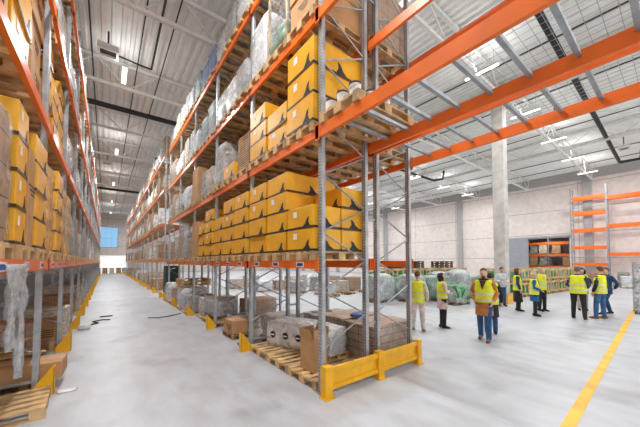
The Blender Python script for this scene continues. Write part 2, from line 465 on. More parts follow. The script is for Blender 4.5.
def frame(rack, x0, x1, y, zt, face, near, phase=0):
    """upright frame between x0 (aisle side when face=-1) and x1"""
    up = (shared(('upright', zt, -1), lambda: upright_mb(zt, -1), M['upright']), shared(('upright', zt, 1), lambda: upright_mb(zt, 1), M['upright']))
    a, b = x0 + .035, x1 - .035
    z, nodes, k = .62, [], phase
    while z < zt - .1:
        nodes.append((a if k % 2 == 0 else b, z)); z += .447; k += 1
    if near:
        fr = box(a, b, -.012, .012, .20, .235).build('upright_frame', M['steel'], rack, (0, y, 0))
        for (xa, za), (xb, zb) in zip(nodes, nodes[1:]):
            MB().tube([(xa, 0, za), (xb, 0, zb)], .014, 6, ref=(0, 1, 0)).build('diagonal_brace', M['steel'], fr)
    else:
        key = ('bracing', round(b - a, 2), zt, phase)
        me = shared(key, lambda: MB().tube([(q - a, 0, w) for q, w in nodes], .014, 4, ref=(0, 1, 0)), M['steel'])
        fr = link('upright_frame', me, rack, (a, y, 0))
    off = 0 if near else -a
    for xx, i in ((a, 0), (b, 1)):
        link('upright', up[i], fr, (xx + off, 0, 0))
        if near: box(-.07, .07, -.06, .06, 0, .008).build('foot_plate', M['steel'], fr, (xx + off, 0, 0))
    return fr

def beam_mb(L, inner):
    """stepped box beam along y, inner = +1 when the step faces +x"""
    p = [(-.026, -.065), (.026, -.065), (.026, .025), (.008, .025), (.008, .065), (-.026, .065)]
    if inner < 0: p = [(-a, b) for a, b in p]
    m = MB().prism(p, 'y', .0, L)
    return m
def beam(rack, x, y0, y1, z, inner, stuff=None):
    L = round(y1 - y0 - .1, 3)
    me = shared(('beam', L, inner), lambda: beam_mb(L, inner), M['orange'])
    o = link('beam', me, rack, (x, y0 + .05, z))
    return o
def connectors(o, L, inner):
    for y in (0.0, L):
        s = .006 if inner > 0 else -.006
        box(min(-inner * .034, -inner * .026), max(-inner * .034, -inner * .026), (-.09 if y == 0 else L - .004), (.004 if y == 0 else L + .09), -.1, .1).build('end_connector', M['orange'], o)
def stickers(o, L, inner, n):
    for i in range(n):
        y = L * (i + .5) / n; x = -inner * .0275
        s = box(min(x, x - inner * .003), max(x, x - inner * .003), y - .11, y + .11, -.042, .042).build('shelf_sticker', M['white'], o)
        box(min(x, x - inner * .005), max(x, x - inner * .005), y - .085, y + .085, -.026, .022).build('blue_print', M['blue'], s)

PASS = 1.3
def make_rack(x0, x1, ys, levels, zt, inner, label, near_frames, near_beams, rear_parts=99, phase=0, sticker_bays=(), loc_y=None):
    """inner: +1 when the aisle face is x0 (beams step toward +x)"""
    rk = empty('pallet_rack', ((x0 + x1) / 2, ys[0], 0)); ox, oy = (x0 + x1) / 2, ys[0]
    rest = MB()
    for i, y in enumerate(ys):
        frame(rk, x0 - ox, x1 - ox, y - oy, zt, -1, i in near_frames, phase)
    for i in range(len(ys) - 1):
        L = ys[i + 1] - ys[i] - .1
        for li, z in enumerate(levels):
            for xx, inn in ((x0, 1), (x1, -1)):
                aisle = (inn == inner)
                if not aisle and i >= rear_parts:
                    q = beam_mb(L, inn); rest.add([(v[0] + xx - ox, v[1] + ys[i] - oy + .05, v[2] + z) for v in q.v], q.f); continue
                o = beam(rk, xx - ox + (-.028 if inn > 0 else .028), ys[i] - oy, ys[i + 1] - oy, z, inn)
                if i in near_beams:
                    connectors(o, L, inn)
                    if aisle and li == 0 and i in sticker_bays: stickers(o, L, inn, 3)
    if rest.v:
        o = rest.build('rear_beam', M['orange'], rk); o['kind'] = 'stuff'
    return tag(rk, label, 'pallet rack')

ZT = 8.9
PITCH = 2.57
yR = [-.95] + [3.33 + PITCH * i for i in range(6)]
XA, XB, XC, XD = 2.56, 3.58, 3.80, 4.83
# the bay over the passage carries no first level
def passage_rack(x0, x1, inner, label, phase, LV):
    rk = make_rack(x0, x1, yR[1:], LV, ZT, inner, label, (0, 1, 2), (0, 1, 2), 99, phase, (0, 1, 2) if inner > 0 else ())
    oy, ox = yR[1], (x0 + x1) / 2
    frame(rk, x0 - ox, x1 - ox, yR[0] - oy, ZT, -1, False, phase)
    for z in LV[1:]:
        for xx, inn in ((x0, 1), (x1, -1)):
            o = beam(rk, xx - ox + (-.028 if inn > 0 else .028), yR[0] - oy, 0, z, inn); connectors(o, 4.18, inn); o.scale.z = PASS
    y = yR[0] + .35
    while y < 3.1:
        m = MB().prism([(-.022, -.045), (.022, -.045), (.022, .0), (-.022, .0)], 'x', x0 - ox + .0, x1 - ox - .0)
        m = MB().add([(a, b, c) for a, b, c in m.v], m.f)
        m.build('deck_support_bar', M['steel'], rk, (0, y - oy, LV[1] + .055)); y += .385
    g = MB()
    xx = x0 - ox + .05
    while xx < x1 - ox - .03:
        g.tube([(xx, yR[0] + .1 - oy, 0), (xx, 1.35 - oy, 0)], .0024, 4); xx += .1
    y = yR[0] + .1
    while y < 1.36:
        g.tube([(x0 - ox + .02, y - oy, .005), (x1 - ox - .02, y - oy, .005)], .0024, 4); y += .1
    g.build('wire_mesh_grating', M['steel'], rk, (0, 0, LV[1] + .066))
    return rk
rack_a = passage_rack(XA, XB, 1, 'tall orange and grey rack facing the aisle, ending at the yellow guard', 0, LV)
rack_b = passage_rack(XC, XD, -1, 'tall orange and grey rack backing onto the aisle rack, facing the people', 1, [LV[0], LV[1] + .03, LV[2] + .17, LV[3] + .12])
# spacers that tie the two rows belong to the aisle rack
for i in (1, 2):
    for z in (.9, 2.7, 4.9, 6.7):
        box(XB - (XA + XB) / 2, XC - .004 - (XA + XB) / 2, -.014, .014, -.02, .02).build('row_spacer', M['steel'], rack_a, (0, yR[i] - yR[1], z))
yF = [17.6 + 2.7 * i for i in range(15)]
LVF = [2.0, 4.05, 6.0, 7.9]
make_rack(XA, XB, yF, LVF, 9.1, 1, 'far orange and grey pallet rack on the right, beyond the gap', (), (), 0)
yL = [2.95] + [5.78 + 2.56 * i for i in range(20)]
LX0, LX1 = -1.79, -.74
make_rack(LX0, LX1, yL, LV, ZT, -1, 'tall orange and grey pallet rack along the left side of the aisle', (0, 1, 2), (0, 1, 2, 3), 3, 1, (0, 1))

# yellow post guards
def post_guard_mb(s):
    m = MB(); w = .075
    m.box(-s * .09 if s > 0 else .075, -.075 if s > 0 else .09, -w, w, 0, .4)
    for y in (-w, w - .012):
        m.prism([(-s * .09, 0), (-s * .09, .4), (-s * .06, .4), (s * .16, .1), (s * .16, 0)] if s > 0 else [(.09, 0), (.09, .4), (.06, .4), (-.16, .1), (-.16, 0)], 'y', y, y + .012)
    return m
def post_guards(xs, ys, s, nm, skip=()):
    me = shared(('post_guard', s), lambda: post_guard_mb(s), M['yguard'])
    for i, y in enumerate(ys):
        if i in skip: continue
        o = link('post_guard', me, None, (xs, y, 0))
        tag(o, 'small yellow steel guard at the foot of the %s post, %s' % (ORD[i], nm), 'guard', 'yellow post guards')
post_guards(2.44, yR[1:], 1, 'aisle side of right rack', (0,))
post_guards(2.44, yF, 1, 'far right rack')
post_guards(-.66, yL[1:], -1, 'left rack')

# yellow end guard across the row end
eg = empty('end_guard', (3.69, 3.18, 0))
for x0, x1 in ((-1.2, -1.06), (-.06, .08), (1.06, 1.18)):
    box(x0, x1, -.07, .05, 0, .45).build('post', M['yguard'], eg, bevel=.008)
    box(x0 - .02, x1 + .02, -.11, .06, .0, .012).build('foot_plate', M['yguard'], eg)
for x0, x1 in ((-1.06, -.06), (.08, 1.06)):
    p = [(.0, .1), (-.05, .1), (-.05, .16), (-.015, .17), (-.015, .34), (-.05, .35), (-.05, .42), (.0, .42)]
    MB().prism(p, 'x', x0, x1).build('guard_rail', M['yguard'], eg, bevel=.004)
tag(eg, 'yellow steel barrier across the end of the right rack row', 'guard rail')
# ------------------------------------------------------------------ pallets and loads
PW, PL, PH_ = .8, 1.2, .144
def pallet_mb(ground=False):
    """euro pallet, length along x; boards, cross boards and blocks share corners"""
    m = MB(); z2, z1, z0 = PH_, .122, .1
    ys = [-.4, -.305, -.2225, -.1325, -.047, .047, .1325, .2225, .305, .4]
    for k in range(5): m.box(-.6, .6, ys[2 * k], ys[2 * k + 1], z1, z2)
    for x0, x1 in ((-.6, -.455), (-.0725, .0725), (.455, .6)):
        for a, b in zip(ys, ys[1:]): m.box(x0, x1, a, b, z0, z1)
        if not ground:
            for a, b in ((-.4, -.3), (-.0725, .0725), (.3, .4)): m.box(x0, x1, a, b, .022, z0)
    if not ground:
        for a, b in ((-.4, -.3), (-.0725, .0725), (.3, .4)): m.box(-.6, .6, a, b, 0, .022)
    return m
def pallet_mesh(mt='wood'): return shared(('pallet', mt), pallet_mb, M[mt])
def new_pallet(mt='wood'):
    o = bpy.data.objects.new('wooden_pallet', shared(('wooden_pallet', mt), pallet_mb, M[mt])); COL.objects.link(o); return o
def ground_pallet(mt='wood'):
    """empty pallet with its blocks and runners as parts"""
    o = pallet_mb(True).build('wooden_pallet', M[mt])
    for a, b in ((-.4, -.3), (-.0725, .0725), (.3, .4)):
        box(-.6, .6, a, b, 0, .022).build('bottom_runner', M[mt], o)
        for x0, x1 in ((-.6, -.455), (-.0725, .0725), (.455, .6)): box(x0, x1, a, b, .022, .1).build('block', M[mt], o)
    return o
PAL = new_pallet(); PALG = ground_pallet(); PALG2 = ground_pallet('wood2')
def pallet(loc, rz, label, proto=None): return place(proto or PAL, loc, rz, label, 'pallet', 'wooden pallets')

def carton_proto(h, mt='ycard', sx=1.12, sy=.76, mark=True, name='yellow_carton', lab=True):
    o = box(-sx / 2, sx / 2, -sy / 2, sy / 2, .004, h - .004).build(name, M[mt], bevel=.008)
    x = -sx / 2 - .003
    if mark:
        q = sy / .76; v = h / .36
        sl = [(-.30 * q, .035 * v), (-.10 * q, .035 * v), (-.17 * q, .085 * v), (-.22 * q, .16 * v), (-.27 * q, .185 * v), (-.255 * q, .10 * v)]
        MB().prism(sl, 'x', x, x + .006).build('black_slash', M['black_print'], o)
        sl2 = [(a * 1.2 + .25, b) for a, b in sl]
        MB().prism(sl2, 'y', -sy / 2 - .003, -sy / 2 + .003).build('black_slash', M['black_print'], o)
        MB().prism(sl2, 'y', sy / 2 - .003, sy / 2 + .003).build('black_slash', M['black_print'], o)
        st = MB()
        for a in ((-sx / 2 - .004, sx / 2 + .004, -sy / 2 - .004, -sy / 2), (-sx / 2 - .004, sx / 2 + .004, sy / 2, sy / 2 + .004)): st.box(*a, .005, .036 * v)
        for a in ((-sx / 2 - .004, -sx / 2), (sx / 2, sx / 2 + .004)): st.box(*a, -sy / 2 - .004, sy / 2 + .004, .005, .036 * v)
        st.build('black_band', M['strap'], o)
        if lab: box(x - .001, x + .004, sy * .1, sy * .24, h * .55, h * .82).build('shipping_label', M['white'], o)
    else:
        box(-sx / 2, sx / 2, -.03, .03, h - .003, h - .001).build('packing_tape', M['palecartons'], o)
        w = MB()
        for i in range(3): w.box(x, x + .005, -.22 + .03 * i, .12 - .05 * i, h * .62 - .05 * i, h * .62 + .018 - .05 * i)
        w.build('printed_text', M['black_print'], o)
    return o
CY = carton_proto(.36, lab=False); CYL = carton_proto(.36); CYB = carton_proto(.46, sx=1.16, sy=.77); CB = carton_proto(.5, 'bcard', 1.1, .74, False, 'brown_carton')

def load_proto(name, h, m, tiers, wrap=None, seed=0, taper=0, rough=.02, bulge=.03, sx=1.08, sy=.69, n=(6, 4, 8), pal='wood'):
    g = soft_block(sx, sy, h, n[0], n[1], n[2], bulge, rough, seed, taper, tiers)
    g.v = [(a, b, c + PH_ + .002) for a, b, c in g.v]
    o = g.build(name, M[m]); link('pallet', pallet_mesh(pal), o)
    if wrap:
        w = soft_block(sx + .03, sy + .03, h + .02, n[0], n[1], n[2] + 2, bulge, rough * 1.3, seed + 3, taper, 0)
        w.v = [(a, b, c + PH_ - .03) for a, b, c in w.v]
        w.build('stretch_wrap', M[wrap], o, smooth=True)
    return o
LP = {
 'brown': (load_proto('wrapped_carton_load', 1.2, 'cartons', 0, 'film', 1), 'film-wrapped brown cartons'),
 'pale': (load_proto('wrapped_pale_carton_load', 1.15, 'palecartons', 0, 'film', 2), 'film-wrapped pale cartons'),
 'sacks': (load_proto('wrapped_sack_load', 1.05, 'sacks', 5, 'film', 3, 0, .035, .05), 'film-wrapped grey sacks'),
 'white': (load_proto('white_sack_load', 1.1, 'whitegoods', 5, 'milky', 4, .04, .05, .05), 'white wrapped sacks'),
 'grey': (load_proto('grey_goods_load', 1.2, 'greygoods', 0, 'milky', 5, .12, .04, .03), 'grey uneven wrapped goods'),
 'teal': (load_proto('grey_green_crate_load', 1.15, 'tealgoods', 4, 'film', 6), 'grey-green wrapped crates'),
 'blue': (load_proto('blue_pack_load', 1.05, 'bluegoods', 5, 'film', 7), 'blue wrapped packs'),
 'flats': (load_proto('cardboard_sheet_load', .75, 'flats', 6, None, 8, 0, .03, .01), 'stacked brown cardboard sheets'),
 'yellow': (load_proto('wrapped_yellow_load', 1.35, 'ycard', 4, 'film', 9, 0, .015, .02), 'film-wrapped yellow cartons'),
 'brownbox': (load_proto('large_brown_box_load', 1.25, 'bcard', 0, None, 10, 0, .005, .01, 1.15, .76, (2, 2, 2)), 'one large plain brown box'),
 'whitel': (load_proto('pale_wrapped_load', 1.1, 'whitegoods', 4, None, 14, .05, .05, .05, n=(3, 3, 6)), 'pale wrapped goods'),
 'greyl': (load_proto('grey_wrapped_load', 1.15, 'greygoods', 3, None, 15, .1, .07, .04, n=(3, 3, 6)), 'grey wrapped goods'),
 'brownl': (load_proto('brown_wrapped_load', 1.15, 'cartons', 0, None, 16, .03, .03, .03, n=(3, 3, 6)), 'brown carton goods'),
 'palel': (load_proto('cream_wrapped_load', 1.15, 'palecartons', 0, None, 17, .04, .03, .03, n=(3, 3, 6)), 'cream carton goods'),
}
SH = ['first shelf', 'second shelf', 'third shelf', 'top shelf']
SL = ['near slot', 'middle slot', 'far slot']
TOPB = [LV[0] + .066, LV[1] + .096, LV[2] + .236, LV[3] + .186]; TOPZ = [z + .066 for z in LV]; TOPF = [z + .066 for z in LVF]
def slot_y(ys, b, s):
    w = (ys[b + 1] - ys[b] - .1) / 3
    return ys[b] + .05 + w * (s + .5)
def where(lv, b, s, rack): return '%s, %s bay, %s, %s' % (SH[lv], ORD[b], SL[s], rack)
def put(kind, x, ys, lv, b, s, rack, rz=0, tops=TOPZ, hs=1, boff=0):
    p, txt = LP[kind]; x -= .09 if rack == 'left rack' and lv else 0
    return place(p, (x + rnd.uniform(-.03, .03), slot_y(ys, b + boff, s), tops[lv]), rz + rnd.uniform(-.006, .006),
                 '%s, %s' % (txt, where(lv, b, s, rack)), 'pallet load', 'pallet loads on the racks', (1, 1, hs))
TIER = {2: ['lower', 'upper'], 3: ['lowest', 'middle', 'topmost'], 4: ['lowest', 'second lowest', 'third', 'topmost'], 1: ['single']}
def carton_stack(proto, h, n, x, ys, lv, b, s, rack, rz=0, txt='yellow carton', boff=0, dx=.015, pal=True):
    y = slot_y(ys, b + boff, s); x -= .09 if rack == LR and lv else 0
    if pal: pallet((x, y, TOPZ[lv]), rz, 'pallet under %ss, %s' % (txt, where(lv, b, s, rack)))
    for t in range(n):
        place(CYL if proto is CY and rnd.random() < .3 else proto, (x + rnd.uniform(-dx, dx), y + rnd.uniform(-.01, .01), TOPZ[lv] + PH_ + h * t + .003), rz + rnd.uniform(-.012, .012),
              '%s %s, %s' % (TIER[n][t], txt, where(lv, b, s, rack)), 'carton', 'cartons stacked on the racks')

RX, RBX, LX = 3.07, 4.31, -1.27
# --- right rack, aisle row (bays counted from the yellow end guard)
RR = 'right rack'; RB = 'rear rack'; LR = 'left rack'; FR = 'far right rack'
for b in (0, 1):
    for s in range(3) if b else (1, 2): carton_stack(CY, .36, (3 if (b, s) == (1, 2) else 4), RX, yR, 0, b, s, RR, boff=1)
for s in (0, 1): carton_stack(CY, .36, 4 - s, RX, yR, 0, 2, s, RR, boff=1)
put('brownbox', RX, yR, 0, 2, 2, RR, boff=1)
carton_stack(CYB, .46, 3, RX, yR, 1, 0, 0, RR, boff=1, txt='big yellow carton')
carton_stack(CY, .36, 2, RX, yR, 1, 0, 1, RR, boff=1)
carton_stack(CY, .36, 3, RX, yR, 1, 0, 2, RR, boff=1)
put('flats', RX, yR, 1, 1, 0, RR, boff=1, hs=1.1)
carton_stack(CY, .36, 1, RX, yR, 1, 1, 1, RR, boff=1)
put('grey', RX, yR, 1, 1, 2, RR, boff=1)
carton_stack(CB, .5, 3, RX, yR, 2, 0, 0, RR, boff=1, txt='brown printed carton')
for s, k in ((0, 'sacks'), (1, 'white'), (2, 'grey')): put(k, RX, yR, 2, 1, s, RR, boff=1, hs=.75)
put('brown', RX, yR, 3, 0, 0, RR, boff=1); put('pale', RX, yR, 3, 0, 1, RR, boff=1); put('white', RX, yR, 3, 0, 2, RR, boff=1)
plan = {(0, 3): 'brown grey brown', (0, 4): 'pale brown grey', (1, 2): 'pale grey brownbox', (1, 3): 'grey white sacks', (1, 4): 'pale brown grey',
        (2, 2): 'teal teal white', (2, 3): 'grey pale white', (2, 4): 'white brown sacks', (3, 1): 'white sacks white', (3, 2): 'blue blue teal', (3, 3): 'white grey sacks', (3, 4): 'pale white grey'}
for (lv, b), ks in plan.items():
    for s, k in enumerate(ks.split()): put(k, RX, yR, lv, b, s, RR, boff=1, hs=rnd.uniform(.62, .95))
# third shelf: a timber-framed crate with green sacks and one wrapped load
put('white', RX, yR, 2, 0, 2, RR, boff=1, hs=1.1)
def framed(loc, label):
    t = empty('timber_frame_crate', loc)
    link('pallet', pallet_mesh(), t)
    for x in (-.56, .52):
        for y in (-.36, .32): box(x, x + .04, y, y + .04, PH_, 1.45).build('corner_post', M['wood'], t)
    for y in (-.36, .32): box(-.56, .56, y, y + .04, 1.41, 1.45).build('top_rail', M['wood'], t)
    for i, (x, y, z) in enumerate(((-.3, -.12, 0), (.12, .1, 0), (-.28, .17, 0), (.1, -.18, 0), (-.2, 0, .34), (.15, .02, .34))):
        g = soft_block(.44, .3, .36, 5, 4, 4, .25, .04, i + 30); g.build('green_sack', M['green'] if i == 1 else M['greenbale'], t, (x, y, PH_ + z), smooth=True)
    w = soft_block(1.14, .76, 1.2, 8, 5, 8, .02, .04, 44); w.v = [(a, b, c + PH_) for a, b, c in w.v]; w.build('stretch_wrap', M['film'], t, smooth=True)
    return tag(t, label, 'crate')
framed((RX, slot_y(yR, 1, 1), TOPZ[2]), 'timber-framed crate of pale green sacks, third shelf above yellow cartons, right rack')
CYH = carton_proto(.36, sx=.56)
pallet((RX, slot_y(yR, 1, 0), TOPZ[0]), 0, 'pallet under yellow half-depth cartons behind the front post, first shelf, right rack')
for q, (dx, n, nm) in enumerate(((-.30, 2, 'front'), (.285, 3, 'back'))):
    for t in range(n):
        place(CYH, (RX + dx, slot_y(yR, 1, 0), TOPZ[0] + PH_ + .36 * t + .003), rnd.uniform(-.01, .01), '%s half-depth yellow carton, %s pile behind the front post, first shelf, right rack' % (TIER[n][t], nm), 'carton', 'cartons stacked on the racks')
# --- rear row
for b, lv, ks in ((0, 1, 'brown pale white'), (0, 2, 'brown brown pale'), (0, 3, 'brown pale brown'), (1, 0, 'brown pale grey'), (1, 1, 'white brown grey'), (1, 2, 'grey white pale'), (1, 3, 'white grey brown'),
                  (2, 0, 'pale grey brown'), (2, 1, 'grey brown white'), (2, 2, 'white pale grey'), (3, 0, 'grey brown pale'), (3, 1, 'pale white brown'), (3, 2, 'brown grey white'), (4, 0, 'brown white grey'), (4, 1, 'grey pale brown')):
    for s, k in enumerate(ks.split()): put(k, RBX, yR, lv, b, s, RB, boff=1, tops=TOPB, hs=rnd.uniform(.9, 1.05))
# pails on a pallet over the passage
pallet((RX, 2.83, TOPZ[1] + .022), 0, 'wooden pallet carrying white pails on the mesh deck over the passage')
pail = MB().tube([(0, 0, 0), (0, 0, .15)], [.07, .08], 16).build('pail', M['bucket'], smooth=False)
MB().tube([(0, 0, .15), (0, 0, .175)], [.085, .085], 16).build('lid', M['bucketlid'], pail)
MB().tube([(.08 * math.cos(a), .08 * math.sin(a), .14 - .04 * math.sin(a * 1.0)) for a in [PI * i / 8 for i in range(9)]], .004, 5).build('handle', M['steel'], pail)
q = 0
for i in range(3):
    for j in range(3):
        place(pail, (RX - .48 + .3 * i, 2.6 + .25 * j, TOPZ[1] + .022 + PH_ + .001), rnd.uniform(0, 6), 'white pail with dark lid, %s of three from the edge, %s file from the passage' % (ORD[i], ORD[j]), 'pail', 'white pails on the pallet')
# --- far right rack
far_k = ['brownl', 'whitel', 'greyl', 'palel', 'brownl', 'whitel']
for b in range(14):
    for lv in range(4):
        for s in range(3):
            if rnd.random() < .06: continue
            put(rnd.choice(far_k if lv else far_k[:1] + far_k[2:]), RX, yF, lv, b, s, FR, tops=TOPF, hs=rnd.uniform(.6, 1.05))
# --- left rack (bays counted from the camera)
put('brown', LX, yL, 0, 0, 0, LR)
pallet((LX, slot_y(yL, 0, 1), TOPZ[0]), PI, 'pallet under low yellow cartons and tall brown carton, first shelf, left rack')
CYN = carton_proto(.36, 'ycard', 1.12, .44)
for t in range(4): place(CYN, (LX, slot_y(yL, 0, 1) - .2, TOPZ[0] + PH_ + .36 * t + .003), PI, '%s narrow yellow carton beside tall brown carton, first shelf, left rack' % TIER[4][t], 'carton', 'cartons stacked on the racks')
CT = carton_proto(1.12, 'bcard', .9, .3, False, 'tall_brown_carton'); place(CT, (LX + .12, slot_y(yL, 0, 1) + .2, TOPZ[0] + PH_ + .003), PI, 'tall narrow brown carton beside low yellow cartons, first shelf, left rack', 'carton')
carton_stack(CY, .36, 4, LX, yL, 0, 0, 2, LR, rz=PI)
for s in range(3): put('yellow', LX, yL, 0, 1, s, LR) if s != 1 else carton_stack(CY, .36, 4, LX, yL, 0, 1, s, LR, rz=PI)
for s in range(3): put(('yellow', 'sacks', 'grey')[s], LX, yL, 0, 2, s, LR)
carton_stack(CYB, .46, 2, LX, yL, 1, 0, 0, LR, rz=PI, txt='big yellow carton')
carton_stack(CYB, .46, 3, LX, yL, 1, 0, 1, LR, rz=PI, txt='big yellow carton')
carton_stack(CB, .5, 3, LX, yL, 1, 0, 2, LR, rz=PI, txt='brown printed carton')
for s in range(3): carton_stack(CY, .36, 4 if s != 1 else 3, LX, yL, 1, 1, s, LR, rz=PI)
for s in range(3): put(('yellow', 'white', 'brown')[s], LX, yL, 1, 2, s, LR)
for lv in (2, 3):
    for b in (0, 1, 2):
        for s in range(3): put((('brown', 'pale', 'brown'), ('yellow', 'white', 'brown'), ('white', 'sacks', 'white'))[b][s] if lv == 2 else ('white', 'pale', 'grey')[(s + b) % 3], LX, yL, lv, b, s, LR, hs=1.05)
for b in range(3, 20):
    for lv in range(4):
        for s in range(3):
            if rnd.random() < .05: continue
            if b < 6: k = rnd.choice(['white', 'grey', 'sacks', 'brown', 'pale'])
            else: k = rnd.choice(['whitel', 'greyl', 'brownl', 'palel', 'whitel'])
            put(k, LX, yL, lv, b, s, LR, hs=rnd.uniform(.7, 1.1))

# ------------------------------------------------------------------ goods standing on the floor
for i, y in enumerate((3.81, 4.612, 5.414)):
    place(PALG, (3.14, y, 0), rnd.uniform(-.003, .003), 'empty pale wooden pallet on the floor, %s from the yellow end guard' % ORD[i], 'pallet', 'empty pallets on the floor')
# open brown paper sack-like carton
def open_carton(loc, rz, sx, sy, h, label, name='open_carton', flap=.16):
    t = empty(name, loc, rz); w = .008
    m = MB(); m.box(-sx / 2, sx / 2, -sy / 2, sy / 2, 0, w)
    m.box(-sx / 2, -sx / 2 + w, -sy / 2, sy / 2, w, h).box(sx / 2 - w, sx / 2, -sy / 2, sy / 2, w, h).box(-sx / 2 + w, sx / 2 - w, -sy / 2, -sy / 2 + w, w, h).box(-sx / 2 + w, sx / 2 - w, sy / 2 - w, sy / 2, w, h)
    m.build('box_body', M['bcard'], t)
    for s in (-1, 1):
        MB().add([(s * sx / 2, -sy / 2, h), (s * sx / 2, sy / 2, h), (s * (sx / 2 + flap * .35), sy / 2 - .02, h + flap), (s * (sx / 2 + flap * .35), -sy / 2 + .02, h + flap)], [(0, 1, 2, 3)]).build('flap', M['bcard'], t)
        MB().add([(-sx / 2, s * sy / 2, h), (sx / 2, s * sy / 2, h), (sx / 2 - .02, s * (sy / 2 - flap * .1), h + flap * .9), (-sx / 2 + .02, s * (sy / 2 - flap * .1), h + flap * .9)], [(0, 1, 2, 3)]).build('flap', M['bcard'], t)
    p = MB()
    for i in range(4): p.box(-sx * .18, sx * .25, -sy / 2 - .002, -sy / 2, h * .72 - .045 * i, h * .72 + .015 - .045 * i)
    p.build('printed_text', M['black_print'], t)
    return tag(t, label, 'box')
open_carton((2.84, 3.87, .146), R(3), .3, .36, .54, 'tall open brown box standing on pallet behind the front post')
# white wrapped block with three round black emblems
def emblem_block(loc, rz, label):
    t = soft_block(1.0, .62, .52, 9, 6, 5, .03, .015, 61).build('wrapped_bale', M['whitegoods'], None, loc, smooth=True); t.rotation_euler.z = rz
    for i in range(3):
        e = empty('printed_emblem', (-.33 + .33 * i, -.335, .25)); e.parent = t
        m = MB().ball((0, 0, 0), .075, .012, .075, 16, 6); m.build('dark_disc', M['black_print'], e)
        box(-.05, .05, -.017, -.012, -.012, .012).build('pale_band', M['white'], e)
    w = soft_block(1.03, .65, .55, 9, 6, 5, .03, .02, 62); w.build('stretch_wrap', M['film'], t, smooth=True)
    return tag(t, label, 'bale')
emblem_block((3.32, 5.24, .146), R(-68), 'white wrapped block with three round dark emblems on the empty pallets')
place(LP['sacks'][0], (4.45, 5.5, 0), 0, 'low grey wrapped sacks on floor behind the white emblem block', 'pallet load', None, (1, .8, .6))
# brown sack pallets behind the end guard, rear row
bs = load_proto('brown_sack_load', .62, 'brownsacks', 6, 'film', 21, 0, .02, .02, 1.14, .78)
place(bs, (4.44, 3.84, 0), 0, 'film-wrapped brown flat goods on pallet behind the end guard', 'pallet load')
place(bs, (4.44, 4.68, 0), 0, 'film-wrapped brown flat goods, second pallet behind the end guard', 'pallet load', None, (1, 1, 1.02))
place(LP['white'][0], (3.48, 4.28, .146), .1, 'clear-wrapped pale goods heaped beside the tall open brown box', 'pallet load', None, (.45, .75, .45))
bl = MB().ball((0, 0, 0), .22, .14, .05, 14, 6).build('blue_film_bag', M['bluegoods'], None, (4.25, 4.2, .86), smooth=True); bl.location.z = .845
tag(bl, 'crumpled blue bag lying on the wrapped brown goods', 'bag')
# bay two: carton on pallet by the aisle, wrapped goods behind
hp = place(PALG2, (2.78, 7.25, 0), PI / 2, 'weathered pallet under a single brown carton beside the aisle', 'pallet')
hp.scale = (.6, .62, .8)
cb = carton_proto(.34, 'bcard', .42, .56, False, 'brown_carton'); place(cb, (2.75, 7.22, .117), .05, 'single brown carton on a pallet at the aisle edge', 'carton')
place(LP['white'][0], (3.75, 6.45, 0), 0, 'low clear-wrapped white goods on floor inside the second bay', 'pallet load', None, (.85, .9, .5))
place(LP['sacks'][0], (3.24, 7.98, 0), 0, 'wrapped grey sacks on floor beside second bay, behind the brown carton', 'pallet load', None, (.7, .8, .35))
dk = box(-.6, .6, -.4, .4, 0, .05).build('dark_floor_tray', M['strap'], None, (2.95, 6.25, .0)); dk.scale = (.75, .5, 1)
tag(dk, 'low dark tray on the floor next to the second yellow post guard', 'tray')
# bay three
place(PALG, (2.95, 9.17, 0), PI / 2, 'pale pallet under a wrapped cage beside the third post guard', 'pallet')
place(PALG2, (2.95, 9.17, PH_ + .001), PI / 2, 'weathered pallet on top of another below the wrapped cage', 'pallet')
cg = empty('wire_cage', (2.98, 9.17, PH_ * 2 + .003))
for sx in (-.36, .36):
    for y in (-.5, .5): box(sx - .015, sx + .015, y - .015, y + .015, 0, .6).build('corner_post', M['steel'], cg)
m = MB()
for i in range(6):
    z = .05 + i * .1
    m.tube([(-.36, -.5, z), (.36, -.5, z), (.36, .5, z), (-.36, .5, z), (-.36, -.5, z)], .005, 4)
for i in range(11): m.tube([(-.36, -.5 + .1 * i, 0), (-.36, -.5 + .1 * i, .6)], .004, 4)
m.build('wire_mesh', M['steel'], cg)
soft_block(.66, .94, .45, 6, 6, 4, .05, .05, 70).build('stretch_wrap', M['milky'], cg, smooth=True)
tag(cg, 'low wire cage wrapped in film standing on two pallets', 'cage')
place(LP['pale'][0], (3.2, 10.2, 0), 0, 'film-wrapped pale cartons on the floor, third bay of right rack', 'pallet load', None, (1, 1, .55))
place(LP['brown'][0], (4.4, 9.4, 0), 0, 'film-wrapped brown cartons on floor of rear rack, third bay', 'pallet load', None, (1, 1, .5))
place(LP['grey'][0], (2.98, 11.7, 0), 0, 'clear-wrapped grey bags on floor at the fourth bay', 'pallet load', None, (1, 1, .5))
place(LP['white'][0], (2.98, 12.75, 0), 0, 'pale wrapped tall goods on floor under two pallets, fourth bay', 'pallet load', None, (1, 1, .72))
for i in range(2): pallet((2.98, 12.75, .97 + i * .146), .03 * i, '%s pallet lying on the pale wrapped goods, fourth bay' % ('lower', 'upper')[i])
place(LP['brown'][0], (2.98, 14.08, 0), 0, 'brown wrapped cartons on the floor between fourth and fifth bay', 'pallet load', None, (1, .9, .6))
pallet((2.98, 14.88, 0), 0, 'bare pallet on the floor at the start of the fifth bay')
place(LP['white'][0], (2.98, 15.68, 0), 0, 'white wrapped sacks on floor at the end of the fifth bay', 'pallet load', None, (1, 1, .75))
gc = box(-.3, .3, -.4, .4, 0, 1.75).build('dark_green_cabinet', M['hose'], None, (2.8, 16.85, 0), bevel=.02); gd = box(-.31, -.3, -.37, .37, .08, 1.68).build('cabinet_door', M['hose'], gc); box(-.33, -.31, .28, .31, .8, .95).build('handle', M['steel'], gd)
